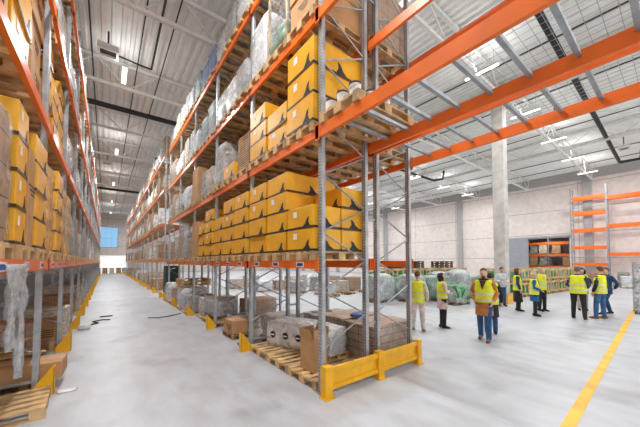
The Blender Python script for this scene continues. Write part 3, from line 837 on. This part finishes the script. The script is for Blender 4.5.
tag(gc, 'dark green metal cabinet in the gap between the right racks', 'cabinet')
for b in range(14):
    for s in (0, 1, 2):
        if rnd.random() < .3: continue
        p, txt = LP[rnd.choice(['greyl', 'brownl', 'whitel', 'palel'])]
        place(p, (RX + .1, slot_y(yF, b, s), 0), 0, '%s on the floor, %s bay, %s, far right rack' % (txt, ORD[b], SL[s]), 'pallet load', 'floor loads along the racks', (1, 1, rnd.uniform(.45, .95)))
# --- left rack floor
place(PALG, (-1.18, 5.27, 0), .05, 'empty pale pallet on the floor at the near end of the left rack', 'pallet')
place(PALG2, (-1.24, 6.32, 0), R(-4), 'dark weathered pallet under the long brown carton, left rack', 'pallet')
lc = carton_proto(.26, 'bcard', 1.5, .5, False, 'long_brown_carton'); place(lc, (-1.25, 6.25, .147), R(-3), 'long brown carton lying on the weathered pallet, left rack', 'carton')
for i, (x, y, a, L, z) in enumerate(((-1.45, 6.9, 20, 1.3, .35), (-1.5, 7.15, -12, 1.2, .41), (-1.35, 7.0, 48, 1.1, .56), (-1.6, 7.3, 5, 1.4, .31))):
    bd = box(-L / 2, L / 2, -.05, .05, -.011, .011).build('loose_board', M['wood'], None, (x, y, z)); bd.rotation_euler = (0, R(rnd.uniform(-3, 3)), R(a))
    tag(bd, 'loose pale board on the scrap pile behind the long brown carton, %s from floor' % ORD[[1, 2, 3, 0][i]], 'board', 'loose boards')
place(PALG2, (-1.3, 7.15, 0), .1, 'lower of two weathered pallets under the loose boards', 'pallet')
place(PALG2, (-1.32, 7.15, .147), -.06, 'upper of two weathered pallets under the loose boards', 'pallet')
open_carton((-1.02, 8.75, 0), R(4), .5, .5, .62, 'open brown carton on floor beside the second post guard of left rack', flap=.05)
place(LP['brown'][0], (-1.45, 7.9, 0), 0, 'brown wrapped cartons on the floor behind the open carton, left rack', 'pallet load', None, (.7, .9, .6))
place(LP['pale'][0], (-1.3, 9.9, 0), 0, 'pale wrapped cartons on the floor, third bay of left rack', 'pallet load', None, (1, 1, .62))
wb = soft_block(.24, .2, .16, 6, 5, 4, .25, .03, 90).build('white_film_bag', M['whitegoods'], None, (-.45, 10.6, 0), smooth=True); tag(wb, 'crumpled white plastic bag on floor by the third left post guard', 'bag')
for b in range(4, 20):
    for s in (0, 1, 2):
        if rnd.random() < .35: continue
        p, txt = LP[rnd.choice(['greyl', 'brownl', 'palel'])]
        place(p, (LX - .14, slot_y(yL, b, s), 0), 0, '%s on the floor, %s bay, %s, left rack' % (txt, ORD[b], SL[s]), 'pallet load', 'floor loads along the racks', (1, 1, rnd.uniform(.4, .85)))
# hanging torn plastic sheets under the first shelf beam
for i, (x, y, w, L) in enumerate(((-.70, 3.6, .15, .75), (-.70, 3.95, .07, 1.1))):
    vs, fs = [], []
    for k in range(15):
        for j in range(9):
            u = j / 8 * 2 - 1; t = k / 14; ww = w * (1 - .35 * t + .12 * math.sin(t * 9 + i))
            vs.append((.03 * math.sin(u * 7 + t * 4 + i) + .04 * noise.noise(Vector((u * 2, t * 5, i))), u * ww, -L * t))
    fs = [(k * 9 + j, k * 9 + j + 1, (k + 1) * 9 + j + 1, (k + 1) * 9 + j) for k in range(14) for j in range(8)]
    h = MB().add(vs, fs).build('hanging_plastic_sheet', M['milky'], None, (x + .05, y, 1.93), smooth=True)
    so = h.modifiers.new('thick', 'SOLIDIFY'); so.thickness = .002
    tag(h, ('wide', 'long narrow')[i] + ' torn clear plastic sheet hanging from first shelf beam, left rack', 'plastic sheet')
fb = soft_block(.14, .7, .1, 4, 8, 3, .3, .06, 95).build('film_bundle', M['orange'], None, (-.62, 5.15, 1.86), smooth=True)
bpy.data.objects.remove(fb)
# hoses and floor bits
tag(MB().tube([(-.62, 11.3, .02), (-.4, 11.1, .02), (-.15, 11.35, .02), (-.3, 11.7, .02), (-.05, 11.9, .02), (.15, 11.75, .02)], .02, 6).build('green_hose', M['hose'], smooth=True), 'dark green hose lying on the floor beside the left rack', 'hose')
tag(MB().tube([(1.2, 11.35, .015), (1.5, 11.15, .015), (1.9, 11.3, .015), (2.3, 11.6, .015)], .015, 6).build('thin_hose', M['hose'], smooth=True), 'thin dark hose on the floor beside the right rack', 'hose')
tag(box(-.18, .18, -.05, .05, 0, .03).build('dark_floor_clip', M['wooddark'], None, (.05, 12.6, 0)), 'small dark strip lying in the middle of the aisle floor', 'strip')
sc = soft_block(.2, .12, .02, 8, 6, 2, .2, .03, 97).build('torn_white_film', M['whitegoods'], None, (-.42, 5.72, 0), smooth=True); tag(sc, 'torn white film lying on the floor by the first left post guard', 'film')

# goods at the far end of the aisle
for i, (x, m_) in enumerate(((-1.0, 'greyl'), (-.1, 'brownl'), (.8, 'palel'), (1.7, 'brownl'), (2.5, 'greyl'))):
    place(LP[m_][0], (x, 57.5, 0), PI / 2, '%s in the row before the far bright door, %s from the left rack' % (LP[m_][1], ORD[i]), 'pallet load', 'loads before the far door', (1, 1, .8))
# ------------------------------------------------------------------ goods in the open hall
def bale(name, sx, sy, h, m, seed):
    g = soft_block(sx, sy, h, 12, 10, 10, .1, .1, seed, .1)
    g.v = [(a, b, c + PH_) for a, b, c in g.v]
    o = g.build(name, M[m], smooth=True); link('pallet', pallet_mesh('wood2'), o)
    w = soft_block(sx * 1.03, sy * 1.03, h * 1.04, 12, 10, 10, .1, .12, seed + 1, .1); w.v = [(a, b, c + PH_ - .05) for a, b, c in w.v]
    w.build('stretch_wrap', M['milky'], o, smooth=True)
    return o
BG = bale('grey_wrapped_bale', 1.08, .9, 1.2, 'greybale', 101); BGR = bale('green_wrapped_bale', 1.08, .9, 1.0, 'greenbale', 111); BD = bale('dark_green_bale', .95, .85, .72, 'green', 121)
spots = [(10.75, 9.2, BG, 'grey film-wrapped bale behind the person with beige trousers'), (12.2, 8.35, BG, 'grey film-wrapped bale between the two people at the rack end'),
         (13.5, 7.75, BGR, 'pale green wrapped bale behind the woman with folded arms'), (13.0, 6.55, BD, 'dark green net-wrapped bale in front of the pale bales'),
         (14.85, 7.35, BG, 'grey wrapped bale behind the dark green bale'), (16.15, 6.95, BGR, 'pale green wrapped bale behind the bearded man'),
         (14.1, 9.1, BGR, 'pale green wrapped bale in the second row by the timber crates'), (15.5, 8.75, BG, 'grey wrapped bale in the second row by the timber crates'),
         (17.0, 8.35, BG, 'grey wrapped bale at the end of the bale row near the column'), (12.6, 9.8, BGR, 'pale green wrapped bale at the rear beside the rack')]
for i, (x, y, p, lab) in enumerate(spots): place(p, (x, y, 0), rnd.uniform(-.12, .12), lab, 'bale', 'wrapped bales in the hall', (1, 1, rnd.uniform(.9, 1.1)))

def timber_crate(fill):
    t = empty('timber_crate', (0, 0, 0)); h = .78
    link('pallet', pallet_mesh(), t)
    for x in (-.6, .54):
        for y in (-.42, .38): box(x, x + .06, y, y + .04, PH_, h).build('corner_post', M['wood'], t)
    for y0 in (-.44, .42):
        m = MB(); m.box(-.6, .6, y0, y0 + .02, h - .09, h); m.box(-.6, .6, y0, y0 + .02, PH_ + .02, PH_ + .1)
        m.build('side_rail', M['wood'], t)
        for x in (-.3, .18): box(x, x + .12, y0 + .003, y0 + .017, PH_ + .1, h - .09).build('side_board', M['wood'], t)
    for x0 in (-.62, .60):
        m = MB(); m.box(x0, x0 + .02, -.42, .42, h - .09, h); m.box(x0, x0 + .02, -.42, .42, PH_ + .02, PH_ + .1); m.build('side_rail', M['wood'], t)
    soft_block(1.05, .72, .5, 8, 6, 5, .05, .07, 131 + fill).build('wrapped_contents', M[('green', 'greenbale')[fill]], t, (0, 0, PH_), smooth=True)
    return t
TC = (timber_crate(0), timber_crate(1))
n = 0
for i in range(7):
    x = 18.6 + 1.28 * i; y = 5.72 - .13 * i
    for j in range(2):
        for t in range(2):
            lab = '%s timber crate of green goods, %s row, %s from the column' % (('lower', 'upper')[t], ('front', 'back')[j], ORD[i])
            place(TC[(i + t + j) % 2], (x, y + .98 * j, t * .785), -.1, lab, 'crate', 'timber crates in the hall')
for i in range(6):
    x = 12.6 + 1.35 * i; y = 10.9 - .25 * i
    for t in range(2):
        place(TC[(i + t) % 2], (x, y, t * .785), -.15, '%s timber crate behind the wrapped bales, %s from the rack' % (('lower', 'upper')[t], ORD[i]), 'crate', 'timber crates behind the bales')
PDK = new_pallet('wooddark')
for i, (x, y) in enumerate(((14.0, 10.64), (15.35, 10.39), (18.0, 9.9))):
    for t in range(3 if i != 0 else 2):
        place(PDK, (x, y, 1.572 + .145 * t), -.15, 'dark pallet, %s layer, on timber crates behind bales, %s pile from the rack' % (ORD[t], ORD[i]), 'pallet', 'dark pallets on the crates')
# loads seen through the rack
thru = [(10.6, 13.2, 'white'), (12.0, 13.6, 'pale'), (13.4, 13.9, 'brown'), (15.0, 13.3, 'white'), (16.4, 13.8, 'sacks'), (17.7, 14.0, 'whitel'), (19.1, 13.2, 'white'), (11.6, 15.2, 'grey'), (13.0, 15.6, 'brown'),
        (14.6, 15.8, 'white'), (9.6, 15.0, 'sacks'), (8.4, 17.2, 'white'), (9.9, 17.5, 'brown'), (11.4, 18.2, 'pale'), (13.2, 18.6, 'white'), (15.2, 18.8, 'grey'), (7.6, 20.3, 'pale'), (9.2, 21.0, 'white')]
for i, (x, y, k_) in enumerate(thru):
    place(LP[k_][0], (x, y, 0), rnd.uniform(-.15, .15), '%s in the hall behind the racks, %s row, %s one' % (LP[k_][1], ('front' if y < 14.5 else 'second' if y < 16.5 else 'third' if y < 19.5 else 'last'), ORD[i if i < 7 else i - 7 if i < 11 else i - 11 if i < 16 else i - 16]),
          'pallet load', 'loads standing in the hall', (1, 1, rnd.uniform(.5, .8)))
for i, (x, y) in enumerate(((10.2, 12.1), (11.7, 12.4), (13.3, 12.5))):
    pallet((x, y, 0), .1, 'empty pallet lying in the hall behind the racks, %s from the rear rack' % ORD[i], PALG2)
# loads by the right wall
for i, (x, y, k_, h) in enumerate(((31.5, 3.6, 'palel', .55), (32.8, 2.9, 'greyl', .9), (31.0, 2.5, 'white', .7), (33.0, 4.6, 'brownl', .8), (29.4, 5.2, 'greyl', 1.2), (31.2, 5.9, 'whitel', 1.2))):
    place(LP[k_][0], (x, y, 0), .1 * i, '%s on the floor near the right wall rack, %s of six' % (LP[k_][1], ORD[i]), 'pallet load', 'loads near the right wall', (1, 1, h))
# foil wrapped trolley at the picture edge
tr = empty('roll_cage', (16.2, .82, 0))
for x in (-.4, .36):
    for y in (-.35, .31): box(x, x + .04, y, y + .04, .12, 1.95).build('corner_post', M['steel'], tr)
box(-.42, .42, -.37, .37, .1, .14).build('base_plate', M['steel'], tr)
for x in (-.34, .34):
    for y in (-.3, .3): MB().tube([(x, y - .02, .05), (x, y + .02, .05)], .05, 10).build('wheel', M['black'], tr)
soft_block(.74, .62, 1.7, 6, 6, 12, .02, .07, 140).build('foil_wrap', M['foil'], tr, (0, 0, .15))
tag(tr, 'tall roll cage wrapped in silver foil at the end of the yellow line', 'roll cage')

# empty rack on the right wall, racks behind the opening
def wall_rack(ys, zs, label, x0=33.9, x1=34.9, zt=8.7, name='pallet_rack'):
    rk = empty(name, ((x0 + x1) / 2, ys[0], 0)); hx = (x1 - x0) / 2
    for y in ys: frame(rk, -hx, hx, y - ys[0], zt, -1, False, 0)
    for i in range(len(ys) - 1):
        for z in (zs[i] if isinstance(zs[0], (list, tuple)) else zs):
            for xx, inn in ((-hx, 1), (hx, -1)):
                o = beam(rk, xx + (-.028 if inn > 0 else .028), ys[i] - ys[0], ys[i + 1] - ys[0], z, inn); o.scale.z = 2.0
    return tag(rk, label, 'pallet rack')
wall_rack([-1.2, 3.85, 6.15], [[7.5, 5.05, 2.6], [7.75, 6.35, 4.8, 3.25, 1.75]], 'empty orange-beamed rack standing against the right wall')
wall_rack([6.0, 8.9, 11.8, 14.6], [1.4, 2.7, 4.0], 'orange rack inside the dark room beyond the grey sliding door', 38.4, 39.4, 4.6)
for i in range(9):
    for j, z in enumerate((.0, 1.54, 2.84)):
        if (i + j) % 5 == 3: continue
        k_ = ('brownl', 'greyl', 'palel')[(i * 2 + j) % 3]
        place(LP[k_][0], (38.9, 6.5 + .86 * i + .3 * (i // 3), z), 0, '%s inside the dark room, %s, %s along' % (LP[k_][1], ('on the floor', 'lower shelf', 'upper shelf')[j], ORD[i]), 'pallet load', 'loads in the room beyond', (1, 1, .75))

lamp(37.2, 8.6, 4.8, 'added slim light brightening the dark room beyond the sliding door', 160)  # added fitting, put here to brighten the room beyond
# ------------------------------------------------------------------ people
def V(*a): return Vector(a)
def limb(m, pts, rs, n=10): m.tube(pts, rs, n)
def oval(m, secs, n=20):
    """vertical loft of ellipses: (z, cx, cy, rx, ry)"""
    m.loft([[V(cx + rx * math.cos(2 * PI * i / n), cy + ry * math.sin(2 * PI * i / n), z) for i in range(n)] for z, cx, cy, rx, ry in secs])
def hand(m, wrist, d, up, side):
    """palm with four bent fingers and a thumb; d = finger direction, up = back of the hand"""
    d = d.normalized(); up = (up - d * up.dot(d)).normalized(); w = d.cross(up) * side
    m.tube([wrist - d * .02, wrist + d * .03, wrist + d * .085], [(.018, .024), (.016, .036), (.013, .04)], 8, ref=tuple(up))
    for k, (o, L) in enumerate(((-.03, .068), (-.01, .078), (.011, .073), (.03, .056))):
        a = wrist + d * .08 + w * o; b = a + d * L * .5 - up * .008; c = b + d * L * .35 - up * .028; e = c + d * L * .1 - up * .02
        m.tube([a - d * .02, a, b, c, e], [.009, .0095, .009, .0085, .007], 6)
    a = wrist + d * .025 - w * .03
    m.tube([a, a - w * .022 + d * .03, a - w * .026 + d * .062 - up * .01], [.011, .0105, .008], 6)

ARMS = {   # elbow, wrist, finger direction for the right side (+x), facing +y
 'down': ((.27, -.03, 1.16), (.27, .06, .90), (0, .15, -1)),
 'pocket': ((.275, -.10, 1.17), (.20, .06, .97), (-.25, .35, -1)),
 'fold': ((.27, .03, 1.16), (.02, .22, 1.17), (-1, .1, .1)),
 'hold': ((.25, .0, 1.15), (.12, .27, 1.12), (-.6, .8, .05)),
 'behind': ((.29, -.13, 1.17), (.10, -.21, .98), (-1, -.1, -.3)),
 'bent': ((.28, -.04, 1.16), (.2, .2, 1.05), (-.5, .7, -.3)),
}
LEGS = {
 'stand': (((.11, 0), 0), ((-.11, .02), 0)),
 'apart': (((.16, -.02), 0), ((-.15, .06), 0)),
 'stride': (((.10, -.22), .02), ((-.11, .26), .03)),
 'step': (((.10, -.10), .015), ((-.11, .10), 0)),
 'close': (((.08, .02), 0), ((-.08, 0), 0)),
}
def person(loc, facing, H, arms, legs, label, top, trousers, coat_hem=.86, vest=True, hair=((60, 44, 34), 'short'), build=1.0, skirt=None, head=(0, 0), scarf=None, shoes=(40, 36, 34), beard=None, item=None, vest_hem=.86):
    s = H / 1.78
    root = empty('person', loc, facing); root.scale = (s, s, s)
    wx = build
    pel = V(0, 0, .95)
    lg = LEGS[legs]
    body = MB()
    # torso, neck
    tors = [(.84, 0, 0, .15 * wx, .105), (.95, 0, -.005, .165 * wx, .115), (1.08, 0, .0, .145 * wx, .10), (1.25, 0, .0, .165 * wx, .11), (1.38, 0, -.005, .175, .105), (1.45, 0, -.01, .13, .08), (1.49, 0, -.01, .065, .06)]
    oval(body, tors)
    hz, ht = head   # turn (about z) and tilt (look up +)
    HM = Matrix.Translation(V(0, .0, 1.53)) @ Matrix.Rotation(hz, 4, 'Z') @ Matrix.Rotation(ht, 4, 'X')
    hp = lambda x, y, z: HM @ V(x, y, z)
    body.tube([(0, -.012, 1.42), hp(0, .0, .0), hp(0, .012, .06)], [.06, .054, .055], 12)
    hm = MB()
    oval(hm, [(.005, 0, .045, .03, .03), (.03, 0, .035, .052, .06), (.07, 0, .022, .066, .083), (.12, 0, .015, .073, .094), (.165, 0, .008, .074, .096), (.205, 0, .0, .062, .082), (.232, 0, -.005, .034, .045)], 18)
    hm.tube([(0, .10, .13), (0, .117, .10), (0, .124, .083), (0, .105, .075)], [.009, .011, .014, .01], 8)
    for sx in (-1, 1): hm.ball((sx * .076, .0, .105), .009, .02, .03, 8, 6)
    body.add([HM @ V(*v) for v in hm.v], hm.f)
    # legs
    tr = MB(); feet = []
    for sx, ((fx, fy), lift) in zip((1, -1), (lg[0], lg[1])):
        hip = V(sx * .095 * wx, 0, .92); ank = V(fx, fy, .09 + lift)
        knee = (hip + ank) / 2 + V(0, .045 if abs(fy) > .1 else .02, .01)
        r = [.088 * wx, .075, .056, .056, .036]
        pts = [hip, hip.lerp(knee, .45), knee, knee.lerp(ank, .35), ank]
        limb(body, pts, r); feet.append((ank, sx))
        limb(tr, [hip + V(0, 0, .02), pts[1], knee, pts[3], ank + V(0, 0, -.03)], [.105 * wx, .092, .074, .070, .058], 14)
        body.tube([ank + V(0, -.04, -.03), ank + V(0, .05, -.05), ank + V(0, .15, -.065)], [.034, .034, .022], 8)
    # arms
    a = ARMS[arms] if isinstance(arms, str) else None
    sl = MB()
    for sx in (1, -1):
        e, w, dd = a if a else ARMS[arms[0 if sx > 0 else 1]]
        e = V(e[0] * sx + .02 * (wx - 1) * sx, e[1], e[2]); w = V(w[0] * sx, w[1], w[2]); dd = V(dd[0] * sx, dd[1], dd[2])
        nm = arms if a else arms[0 if sx > 0 else 1]
        if nm == 'fold' and sx < 0: w = w + V(0, .035, -.05)
        sh = V(sx * .175, -.008, 1.42)
        limb(body, [V(sx * .10, -.008, 1.41), sh, sh.lerp(e, .5), e, e.lerp(w, .5), w], [.05, .054, .046, .039, .036, .026])
        hand(body, w, dd, V(sx * .3, 0, 1) if nm in ('fold', 'hold', 'bent') else V(sx, .2, .0), sx)
        limb(sl, [V(sx * .10, -.008, 1.40), sh, sh.lerp(e, .5), e, e.lerp(w, .5), e.lerp(w, .92)], [.065, .072, .064, .058, .054, .046], 12)
    bo = remeshed('body', body, .0085, M['skin'], root, 3)
    # face
    for sx in (-1, 1):
        MB().ball(hp(sx * .031, .088, .122), .0115, .009, .0085, 8, 6).build('eye', M['eye'], bo)
    MB().tube([hp(-.022, .103, .052), hp(0, .112, .05), hp(.022, .103, .052)], [.003, .006, .003], 6).build('lips', M['lip'], bo)
    # hair
    hc, style = hair
    hr = MB(); o = MB()
    oval(o, [(.085, 0, -.035, .07, .07), (.14, 0, -.018, .083, .092), (.18, 0, -.004, .083, .10), (.222, 0, -.004, .068, .086), (.25, 0, -.006, .03, .04)], 18)
    if style in ('bob', 'curly'):
        q = .016 if style == 'curly' else .0
        oval(o, [(-.03, 0, -.05, .085 + q, .055), (.05, 0, -.04, .096 + q, .075), (.12, 0, -.03, .096 + q, .09), (.17, 0, -.02, .09 + q, .095)], 18)
        for sx in (-1, 1): o.tube([(sx * .085, -.01, .17), (sx * (.09 + q), .02, .08), (sx * .085, .0, -.02)], [.025, .03 + q, .022], 8)
    if style == 'bald': o = MB(); oval(o, [(.06, 0, -.04, .066, .066), (.10, 0, -.032, .077, .075), (.13, 0, -.03, .074, .076)], 18)
    hr.add([HM @ V(*v) for v in o.v], o.f)
    remeshed('hair', hr, .012, cloth('hair_%d_%d' % (hc[0], hc[1]), hc), root, 2)
    if beard:
        b = MB(); oval(b, [(-.008, 0, .055, .03, .03), (.015, 0, .046, .05, .056), (.04, 0, .036, .060, .066), (.05, 0, .01, .062, .06)], 16)
        q = MB(); q.add([HM @ V(*v) for v in b.v], b.f); remeshed('beard', q, .012, cloth('beard', beard), root, 2)
    # trousers or skirt
    oval(tr, [(.82, 0, 0, .165 * wx, .12), (.90, 0, -.005, .182 * wx, .132), (1.02, 0, 0, .165 * wx, .118)])
    remeshed('trousers', tr, .016, cloth('trousers_%d_%d_%d' % trousers, trousers), root, 4)
    if skirt:
        k = MB(); oval(k, [(.38, 0, .01, .215, .17), (.6, 0, 0, .205, .16), (.85, 0, 0, .195 * wx, .145), (1.0, 0, 0, .17 * wx, .125)])
        remeshed('skirt', k, .018, cloth('skirt_%d_%d' % (skirt[0], skirt[1]), skirt), root, 3)
    # jacket or coat with sleeves
    hem = coat_hem
    fl = .03 * max(0, (.9 - hem) / .4)
    oval(sl, [(hem, 0, .0, .182 * wx + fl, .135 + fl), (max(.95, hem + .05), 0, -.003, .186 * wx, .137), (1.08, 0, 0, .172 * wx, .125), (1.25, 0, 0, .186 * wx, .13), (1.38, 0, -.005, .19, .122), (1.45, 0, -.012, .145, .095), (1.492, 0, -.012, .082, .074)])
    remeshed('jacket' if hem > .75 else 'coat', sl, .015, cloth('jacket_%d_%d_%d' % top, top), root, 4)
    if vest:
        vm = MB()
        oval(vm, [(vest_hem, 0, 0, .21 * wx, .162), (.98, 0, -.002, .208 * wx, .158), (1.08, 0, 0, .198 * wx, .148), (1.25, 0, 0, .203 * wx, .15), (1.36, 0, -.005, .197, .14), (1.44, 0, -.012, .158, .112), (1.487, 0, -.013, .098, .088)])
        for sx in (1, -1): vm.tube([(sx * .07, -.012, 1.445), (sx * .15, -.012, 1.43), (sx * .20, -.01, 1.40)], [(.05, .10), (.052, .095), (.03, .07)], 10, ref=(0, 0, 1))
        ve = remeshed('safety_vest', vm, .016, M['vest'], root, 3)
        for z, rx, ry in ((1.0, .2095, .1595), (1.15, .2025, .1505)):
            t = MB(); t.loft([[V((rx * wx + .004) * math.cos(2 * PI * i / 28), (ry + .004) * math.sin(2 * PI * i / 28), zz) for i in range(28)] for zz in (z - .025, z + .025)], False)
            t.build('reflective_strip', M['reflect'], ve, smooth=True)
        # open front: darker neck opening
        c = scarf or top
        MB().add([(-.078, .108, 1.475), (.078, .108, 1.475), (.042, .152, 1.37), (0, .172, 1.25), (-.042, .152, 1.37), (0, .09, 1.42)], [(0, 4, 3, 2, 1), (0, 1, 5), (1, 2, 5), (2, 3, 5), (3, 4, 5), (4, 0, 5)]).build('neck_opening', cloth('collar_%d_%d_%d' % c, c), ve)
    if scarf:
        MB().tube([(.085 * math.cos(t), -.005 + .08 * math.sin(t), 1.495 + .012 * math.sin(t)) for t in [2 * PI * i / 16 for i in range(17)]], .03, 8).build('scarf', cloth('scarf', scarf), root, smooth=True)
    else:
        MB().tube([(.075 * math.cos(t), -.008 + .07 * math.sin(t), 1.495 - .012 * math.sin(t)) for t in [2 * PI * i / 16 for i in range(17)]], .018, 6).build('collar', cloth('jacket_%d_%d_%d' % top, top), root, smooth=True)
    for ank, sx in feet:
        sm = MB(); sm.tube([ank + V(0, -.085, -.045), ank + V(0, -.05, -.03), ank + V(0, .03, -.035), ank + V(0, .12, -.055), ank + V(0, .185, -.065)], [(.035, .035), (.052, .042), (.05, .044), (.034, .046), (.02, .034)], 12, ref=(0, 0, 1))
        lo = min(v[2] for v in sm.v); base = ank.z - .09
        sm.v = [(v[0], v[1], max(v[2], base + .001)) for v in sm.v]
        sm.build('shoe', cloth('shoe_%d_%d' % (shoes[0], shoes[1]), shoes), root, smooth=True)
    if item == 'bag':
        MB().ball((-.27, -.06, .9), .07, .13, .16, 12, 8).build('shoulder_bag', M['black'], root, smooth=True)
    tag(root, label, 'person', 'people in the hall')
    return root
def face_to(loc, px, py): return math.atan2(-(px - loc[0]), py - loc[1])
def at(x, y): return (x, y, 0)
BK = (36, 36, 40); NAVY = (34, 62, 98); JEANS = (46, 88, 132)
# two beside the rack end
person(at(7.04, 4.61), face_to((7.04, 4.61), 16, 8.5), 1.70, 'down', 'apart', 'person seen from behind in yellow vest, pale top and beige trousers', (222, 206, 200), (222, 204, 192), hair=((92, 66, 46), 'short'), shoes=(150, 116, 84))
person(at(7.95, 4.38), face_to((7.95, 4.38), 9.3, 3.2), 1.64, 'fold', 'close', 'woman in pinkish coat and yellow vest with folded arms, dark trousers', (214, 188, 188), BK, coat_hem=.62, hair=((58, 36, 32), 'bob'), head=(0, .25), vest_hem=.95)
# bearded man in the middle and someone behind him
person(at(7.52, 3.05), face_to((7.52, 3.05), 1.5, 1.9), 1.80, 'pocket', 'step', 'bearded man in tan coat, yellow vest and jeans walking with hands in pockets', (190, 124, 66), JEANS, coat_hem=.62, hair=((72, 54, 42), 'short'), head=(.15, .12), scarf=(70, 52, 44), beard=(92, 68, 54), shoes=(120, 92, 78), vest_hem=.93)
person(at(8.35, 3.22), face_to((8.35, 3.22), 12, 5), 1.66, 'down', 'stand', 'person in black coat and yellow vest mostly hidden behind the bearded man', BK, JEANS, coat_hem=.5, hair=((60, 46, 38), 'short'))
person(at(13.97, 4.93), face_to((13.97, 4.93), 10, 1), 1.74, 'hold', 'stand', 'man in grey sweater and jeans beside the column, without a vest', (196, 204, 208), JEANS, vest=False, hair=((110, 86, 70), 'short'), head=(0, -.3))
# three by the crates
person(at(13.06, 4.04), face_to((13.06, 4.04), 15, 0), 1.70, 'down', 'close', 'woman in navy jacket, yellow vest and long black skirt', NAVY, BK, hair=((98, 62, 46), 'bob'), skirt=BK)
person(at(12.34, 3.30), face_to((12.34, 3.30), 14, -1), 1.60, 'bent', 'stand', 'woman in bright blue coat and yellow vest, black leggings', (30, 92, 144), BK, coat_hem=.60, hair=((206, 176, 146), 'bob'))
person(at(13.81, 3.46), face_to((13.81, 3.46), 12, 0), 1.74, 'behind', 'stand', 'grey haired man in yellow vest and dark trousers behind the blue coat', (226, 214, 120), BK, hair=((186, 172, 160), 'short'))
# four on the right
person(at(12.88, 2.21), face_to((12.88, 2.21), 19, 2.2), 1.80, 'bent', 'apart', 'stocky person from behind in dark jacket, yellow vest and black trousers', (40, 58, 84), BK, hair=((104, 92, 84), 'short'), build=1.12)
person(at(15.3, 2.5), face_to((15.3, 2.5), 10, 1.0), 1.72, 'fold', 'stand', 'woman with dark curly hair and yellow vest between two broad men', (44, 44, 48), (188, 176, 164), hair=((38, 28, 28), 'curly'), coat_hem=.7)
person(at(13.5, 1.75), face_to((13.5, 1.75), 15, 6), 1.80, ('bent', 'down'), 'apart', 'man in black jacket, yellow vest and blue jeans turned toward the group', BK, (62, 104, 148), hair=((84, 62, 48), 'short'), build=1.1, shoes=(140, 104, 76))
person(at(14.7, 1.74), face_to((14.7, 1.74), 12, 4), 1.76, 'behind', 'stride', 'man in dark blue suit without a vest at the edge of the group', (32, 60, 92), (32, 60, 92), vest=False, coat_hem=.78, hair=((104, 76, 58), 'short'))

# remove prototypes never placed
for p in [v[0] for v in LP.values()] + [CY, CYL, CYB, CB, PAL, PALG, PALG2, PDK, BG, BGR, BD, *TC, pail, lampP]:
    if p not in PROTO:
        for ch in list(p.children_recursive): bpy.data.objects.remove(ch)
        bpy.data.objects.remove(p)

# ------------------------------------------------------------------ daylight, camera, colour
w = bpy.data.worlds.new('daylight'); S.world = w; w.use_nodes = True
wt = w.node_tree; bg = wt.nodes['Background']; bg.inputs[1].default_value = 1
tc = wt.nodes.new('ShaderNodeTexCoord'); sp = wt.nodes.new('ShaderNodeSeparateXYZ'); rp = wt.nodes.new('ShaderNodeValToRGB')
wt.links.new(tc.outputs['Generated'], sp.inputs[0]); wt.links.new(sp.outputs['Z'], rp.inputs[0]); wt.links.new(rp.outputs[0], bg.inputs[0])
e = rp.color_ramp.elements; e[0].position = 0; e[0].color = (9.5, 9.4, 9.2, 1); e[1].position = .03; e[1].color = (1.7, 1.85, 2.1, 1)   # lower half brightened as added fill for the ceiling, overcast sky above
cam = bpy.data.cameras.new('camera'); co = bpy.data.objects.new('camera', cam); COL.objects.link(co)
cam.sensor_width = 36; cam.lens = 278.3 / 640 * 36; cam.shift_y = 38.8 / 640; cam.clip_start = .05; cam.clip_end = 200
co.location = (0, 0, 1.95); co.rotation_euler = (R(92), 0, R(-37.55)); S.camera = co
S.view_settings.view_transform = 'Standard'; S.view_settings.look = 'None'; S.view_settings.gamma = 1
S.view_settings.exposure = -1.28
S.cycles.max_bounces = 8; S.cycles.diffuse_bounces = 5; S.cycles.transparent_max_bounces = 24
